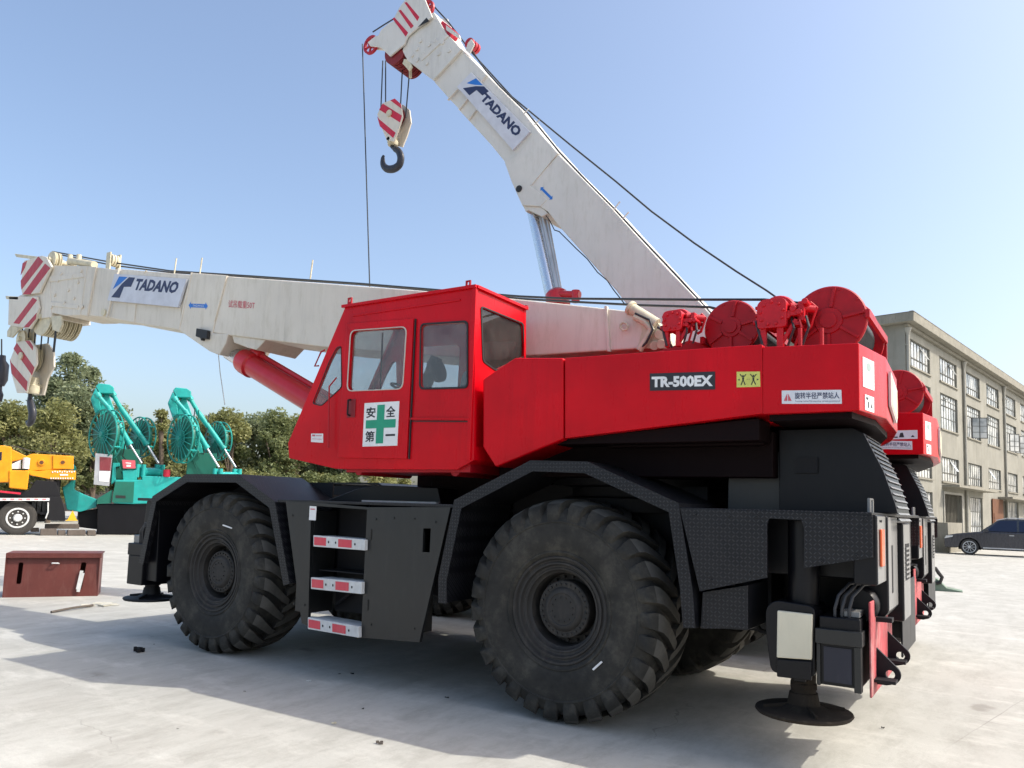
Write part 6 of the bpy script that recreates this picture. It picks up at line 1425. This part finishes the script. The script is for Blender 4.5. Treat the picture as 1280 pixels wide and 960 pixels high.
m = B.mb(); m.py(B.P([(-60, 614), (36, 613), (45, 600), (70, 602), (76, 622), (62, 622), (-60, 622)]), -0.1, 1.6); m.py(B.P([(-60, 626), (62, 626), (62, 640), (56, 652), (-60, 652)]), 0.2, 1.8); m.py(B.P([(61, 621), (76, 621), (81, 640), (81, 651), (59, 650)]), -0.35, 0.6)
a_ = B.p(72, 600); m.cyl((a_[0], 0.2, a_[1]), (a_[0], 0.2, a_[1]-0.8), 0.14); ch = m.build('chassis', M_dark, r, 0.02)
m = B.mb(); 
for (x0, y0_, x1, y1_) in ((-60, 616, 32, 617), ): m.bar(B.v(x0, 608, -0.2), B.v(26, 617, -0.2), 0.05, 0.08)
m.build('red_rail', M_refl2, r)
for k in range(5):
    m = B.mb(); a_ = B.v(38+k*7, 603+(k % 2)*3, 0.0); b_ = B.v(44+k*6, 618, 0.1); m.tube([a_, (a_+b_)/2+Vector((0.1, 0, 0.12)), b_], 0.03, 6); m.build('hydraulic_hose', M_hose, r)
for k in range(3):
    m = B.mb(); a_ = B.p(40+k*6.5, 627, 0.1); m.box(a_[0], a_[0]+0.16, -0.05, 0.1, a_[1]-0.5, a_[1]); m.build('side_locker', M_grey, r, 0.01)
m = B.mb(); m.tube([B.v(60, 628, -0.36), B.v(60, 640, -0.36), B.v(57, 648, -0.36)], 0.03, 6); m.build('step_rail', M_alum, r)
m = B.mb(); m.tube([B.v(15, 557, 0.1), B.v(40, 564, 0.1), B.v(92, 568, 0.2)], 0.02, 6); m.build('boom_cable', M_hose, r)
m = B.mb()
c = B.v(22, 647, -0.25); RR = B.k*21; fnd = [c+Vector((math.cos(t)*RR*1.25, 0, math.sin(t)*RR*1.25)) for t in [PI*(0.0+j/10) for j in range(11)]]
m.grid([fnd, [q+Vector((0, 0.5, 0)) for q in fnd]]); m.py(B.P([(50, 640), (60, 640), (60, 643), (50, 643)]), -0.3, 0.0); m.build('mudguard', M_black, r)
for cx in (22, -32):
    c = B.v(cx, 647.5, -0.2); m = B.mb(); m.lathe(c, (0, 1, 0), [(0.02, RR*0.60), (0.0, RR*0.72), (0.0, RR*0.9), (0.04, RR), (0.28, RR), (0.30, RR*0.5)], 36, True); w_ = m.build('wheel', M_rubberbg, r)
    m = B.mb(); m.lathe(c, (0, 1, 0), [(0.0, RR*0.50), (-0.01, RR*0.56), (0.0, RR*0.60), (0.03, RR*0.60)], 32, False); m.lathe(c, (0, 1, 0), [(-0.06, 0.001), (-0.06, RR*0.18), (0.0, RR*0.24)], 20, False)
    for j in range(8): t = 2*PI*j/8; q = c+Vector((math.cos(t)*RR*.37, 0.0, math.sin(t)*RR*.37)); m.cyl(q, q+Vector((0, .03, 0)), 0.03, n=6)
    m.build('rim', M_alum, w_); m = B.mb(); m.lathe(c, (0, 1, 0), [(0.025, 0.001), (0.025, RR*0.60)], 28, False); m.build('wheel_disc', M_steel, w_)
m = B.mb(); m.py(B.P([(84, 650), (96, 650), (91, 638)], -0.5), -0.5, -0.44); m.py(B.P([(82, 650), (97, 650), (97, 651), (82, 651)], -0.5), -0.5, -0.40)
o = m.build('warning_triangle', paint('amber_triangle', (0.75, 0.42, 0.02), 0.4)); tag(o, 'amber triangular marker standing between the yellow truck crane and the teal crane', 'warning marker')
W[o] = Matrix.Identity(4)
m = B.mb(); rr_ = random.Random(5)
for (x0, x1, y0_, y1_, yy) in ((50, 72, 661, 669.5, -0.6), (72, 83, 663, 669.8, -0.6), (84, 108, 662.5, 669.5, -0.7), (109, 121, 663, 669.5, -0.65), (38, 50, 660, 665, 0.2), (56, 100, 655, 661, 0.3)):
    m = B.mb(); P4 = B.P([(x0, y1_), (x1-0.8, y1_), (x1-1.2, y0_), (x0+0.6, y0_+0.3)], yy); m.py([(a_, max(0.0, b_)) for a_, b_ in P4], yy, yy+0.5)
    o = m.build('timber_mat', M_wood, None, 0.02); tag(o, {50: 'longest dark timber mat on the ground under the yellow truck crane', 72: 'short dark timber mat between two longer ones by the triangle', 84: 'weathered timber mat in front of the amber triangle', 109: 'small timber mat next to the black counterweight', 38: 'grey timber mat just right of the white truck wheel', 56: 'long flat timber mat lying behind the front row of mats'}[x0], 'timber mat', 'timber mats under the cranes at the left')

# low brown yard wall far behind
m = MB(off=(0, 0, 0)); 
A_ = Vector((-95, 24, 0)); Bp = Vector((-38, 62, 0)); dd = (Bp-A_).normalized(); nn_ = Vector((-dd.y, dd.x, 0)); Ln = (Bp-A_).length
WT = Matrix(((dd.x, nn_.x, 0, A_.x), (dd.y, nn_.y, 0, A_.y), (0, 0, 1, 0), (0, 0, 0, 1)))
m = MB(off=(0, 0, 0), tf=WT); m.box(0, Ln, 0, 0.25, 0, 2.6); m.box(-0.1, Ln+.1, -0.06, 0.31, 2.6, 2.72)
for k_ in range(int(Ln/4)): m.box(k_*4, k_*4+0.35, -0.08, -0.003, 0, 2.6)
o = m.build('yard_wall', M_wood); W[o] = Matrix.Identity(4); tag(o, 'long low brown wall running along the yard below the trees', 'wall')

# ================================================================== trees
def crown_mesh(rnd, R, Hh, n, leaf, wide):
    """leaf-sized faces in uneven clumps through an irregular crown"""
    cl = []
    for k_ in range(34):
        t = rnd.uniform(0, 2*PI); z = rnd.uniform(0.10, 1.08); rr = R*(math.sin(PI*min(1, 0.15+z*0.80))**0.8)*rnd.uniform(0.2, 1.0)
        cl.append((Vector((rr*math.cos(t)*wide, rr*math.sin(t), Hh*z)), rnd.choice((0.16, 0.22, 0.30, 0.40))*R))
    vs = []; fs = []
    for k_ in range(n):
        c, s_ = cl[rnd.randrange(len(cl))]
        d = Vector((rnd.gauss(0, 1), rnd.gauss(0, 1), rnd.gauss(0, 1))).normalized()*s_*rnd.uniform(0.45, 1.08)
        p_ = c+Vector((d.x, d.y, d.z*0.8)); a = Vector((rnd.gauss(0, 1), rnd.gauss(0, 1), rnd.gauss(0, 0.6))).normalized(); b = a.cross(Vector((rnd.gauss(0, 1), rnd.gauss(0, 1), rnd.gauss(0, 1)))).normalized()
        l = leaf*rnd.uniform(0.6, 1.4); i = len(vs); vs += [p_-a*l, p_+b*l*0.55, p_+a*l, p_-b*l*0.55]; fs.append((i, i+1, i+2, i+3))
    me = bpy.data.meshes.new('crown'); me.from_pydata(vs, [], fs); me.update(); return me, cl
rnd = random.Random(21)
kinds = {}
for kd, (R_, H_, n_, lf) in {'tall': (2.6, 8.2, 24000, 0.115), 'bushy': (2.9, 6.0, 15000, 0.115), 'slim': (1.7, 6.6, 9000, 0.11)}.items():
    kinds[kd] = [crown_mesh(rnd, R_, H_, n_, lf, 1.0) for _ in range(2)]
def tree(px_, topy, depth, kd, mat, label, sc_=None, lowfrac=0.16):
    d = ray(px_, 640); d.z = 0; d.normalize(); base = Vector((CAM.x, CAM.y, 0))+d*depth
    top = ray(px_, topy); t = depth/math.hypot(top.x, top.y); hz = CAM.z+top.z*t
    me, cl = rnd.choice(kinds[kd]); Hh = {'tall': 8.2, 'bushy': 6.0, 'slim': 6.6}[kd]
    r = thing('tree', base, label, 'tree', 'row of trees behind the yard')
    me2 = me.copy(); me2.materials.clear(); me2.materials.append(mat)
    low = hz*lowfrac; k_ = (hz-low)/(Hh*(0.98 if kd == 'tall' else 1.12)); rot = rnd.uniform(0, 6.28)
    w_ = sc_ or k_
    cr = place('crown', me2, r, mat=Matrix.Translation(base+Vector((0, 0, low))) @ Matrix.Rotation(rot, 4, 'Z') @ Matrix.Diagonal((w_, w_, k_, 1)))
    m = MB(off=base); m.tube([(0, 0, -0.1), (0.05, 0.02, low), (rnd.uniform(-.2, .2), 0.1, hz*0.5), (rnd.uniform(-.3, .3), 0, hz*0.8)], 0.16, 8)
    for c_, s_ in cl[:9]:
        q = Matrix.Rotation(rot, 3, 'Z') @ Vector((c_.x*w_, c_.y*w_, c_.z*k_)); m.tube([(0.05, 0.02, low+q.z*0.35), (q.x*0.5, q.y*0.5, low+q.z*0.75), (q.x, q.y, low+q.z)], 0.05, 6)
    m.build('trunk', M_bark, r)
TR = [(-30, 500, 62, 'bushy', 0, 'tree at the far left edge behind the yellow cab'), (12, 497, 58, 'bushy', 1, 'yellowish round tree behind the yellow crane cab'), (44, 505, 64, 'bushy', 0, 'olive tree behind the middle of the yellow boom'),
      (74, 462, 60, 'tall', 2, 'tallest grey-green tree under the striped hook block'), (100, 478, 63, 'tall', 2, 'tall grey-green tree just left of the first teal head block'), (60, 505, 54, 'bushy', 1, 'low yellowish tree in front of the tallest tree'), (112, 508, 56, 'slim', 0, 'slim olive tree behind the nearer spoked reel'), (150, 525, 60, 'slim', 0, 'slim tree seen between the cylinders of the first teal crane'),
      (194, 509, 58, 'slim', 1, 'yellowish slim tree between the two teal cranes'), (176, 520, 66, 'bushy', 0, 'olive tree behind the far reel of the first teal crane'), (222, 522, 62, 'bushy', 1, 'tree behind the head of the second teal crane'), (256, 514, 60, 'bushy', 0, 'olive tree right of the second teal head block'), (283, 507, 57, 'bushy', 1, 'rounded yellowish tree above the second teal cylinders'),
      (312, 512, 62, 'bushy', 2, 'grey-green tree under the red lift cylinder'), (340, 517, 58, 'bushy', 0, 'olive tree left of the red cab nose'), (368, 515, 60, 'bushy', 1, 'yellowish tree right behind the red cab nose'), (398, 520, 62, 'bushy', 2, 'grey-green tree seen through the gap under the cab'), (430, 520, 60, 'bushy', 0, 'tree hidden mostly by the red cab'), (470, 522, 62, 'bushy', 1, 'tree seen through the gap between cab and fender')]
for a_, b_, dpt, kd, mi, lb in TR: tree(a_, b_, dpt, kd, (M_leafA, M_leafB, M_leafC)[mi], lb)
m = None
# undergrowth along the wall
rr2 = random.Random(8); vs = []; fs = []
for k_ in range(9000):
    t = rr2.random(); c = A_+dd*(t*Ln)+nn_*rr2.uniform(0.4, 3)+Vector((0, 0, abs(rr2.gauss(0, 1.5))+0.3)); a = Vector((rr2.gauss(0, 1), rr2.gauss(0, 1), rr2.gauss(0, .6))).normalized(); b = a.orthogonal().normalized(); l = rr2.uniform(.1, .25); i = len(vs)
    vs += [c-a*l, c+b*l*.6, c+a*l, c-b*l*.6]; fs.append((i, i+1, i+2, i+3))
me = bpy.data.meshes.new('undergrowth'); me.from_pydata(vs, [], fs); me.materials.append(M_leafA); o = place('undergrowth', me); tag(o, 'olive undergrowth along the foot of the trees', 'undergrowth', kind='stuff')

# ================================================================== light
SUN = Vector((0.85, 0.39, 1.0)).normalized()
el = math.asin(SUN.z); az = math.atan2(SUN.x, SUN.y)
ld = bpy.data.lights.new('sun', 'SUN'); ld.energy = 2.25; ld.angle = math.radians(0.53); ld.color = (1.0, 0.945, 0.84)
lo = bpy.data.objects.new('sun', ld); COL.objects.link(lo); lo.rotation_euler = SUN.to_track_quat('Z', 'Y').to_euler()
w = bpy.data.worlds.new('World'); sc.world = w; w.use_nodes = True; nt = w.node_tree; bg = nt.nodes['Background']
sk = nt.nodes.new('ShaderNodeTexSky'); sk.sky_type = 'NISHITA'; sk.sun_disc = False; sk.sun_elevation = el; sk.sun_rotation = az
sk.air_density = 1.0; sk.dust_density = 3.8; sk.ozone_density = 0.9; sk.altitude = 0
nt.links.new(sk.outputs[0], bg.inputs[0]); bg.inputs[1].default_value = 0.15
sc.view_settings.view_transform = 'Standard'; sc.view_settings.look = 'None'; sc.view_settings.exposure = 0.85; sc.view_settings.gamma = 1
sc.render.resolution_x = 1024; sc.render.resolution_y = 768
sc.cycles.max_bounces = 7; sc.cycles.transparent_max_bounces = 12; sc.cycles.caustics_reflective = False; sc.cycles.caustics_refractive = False
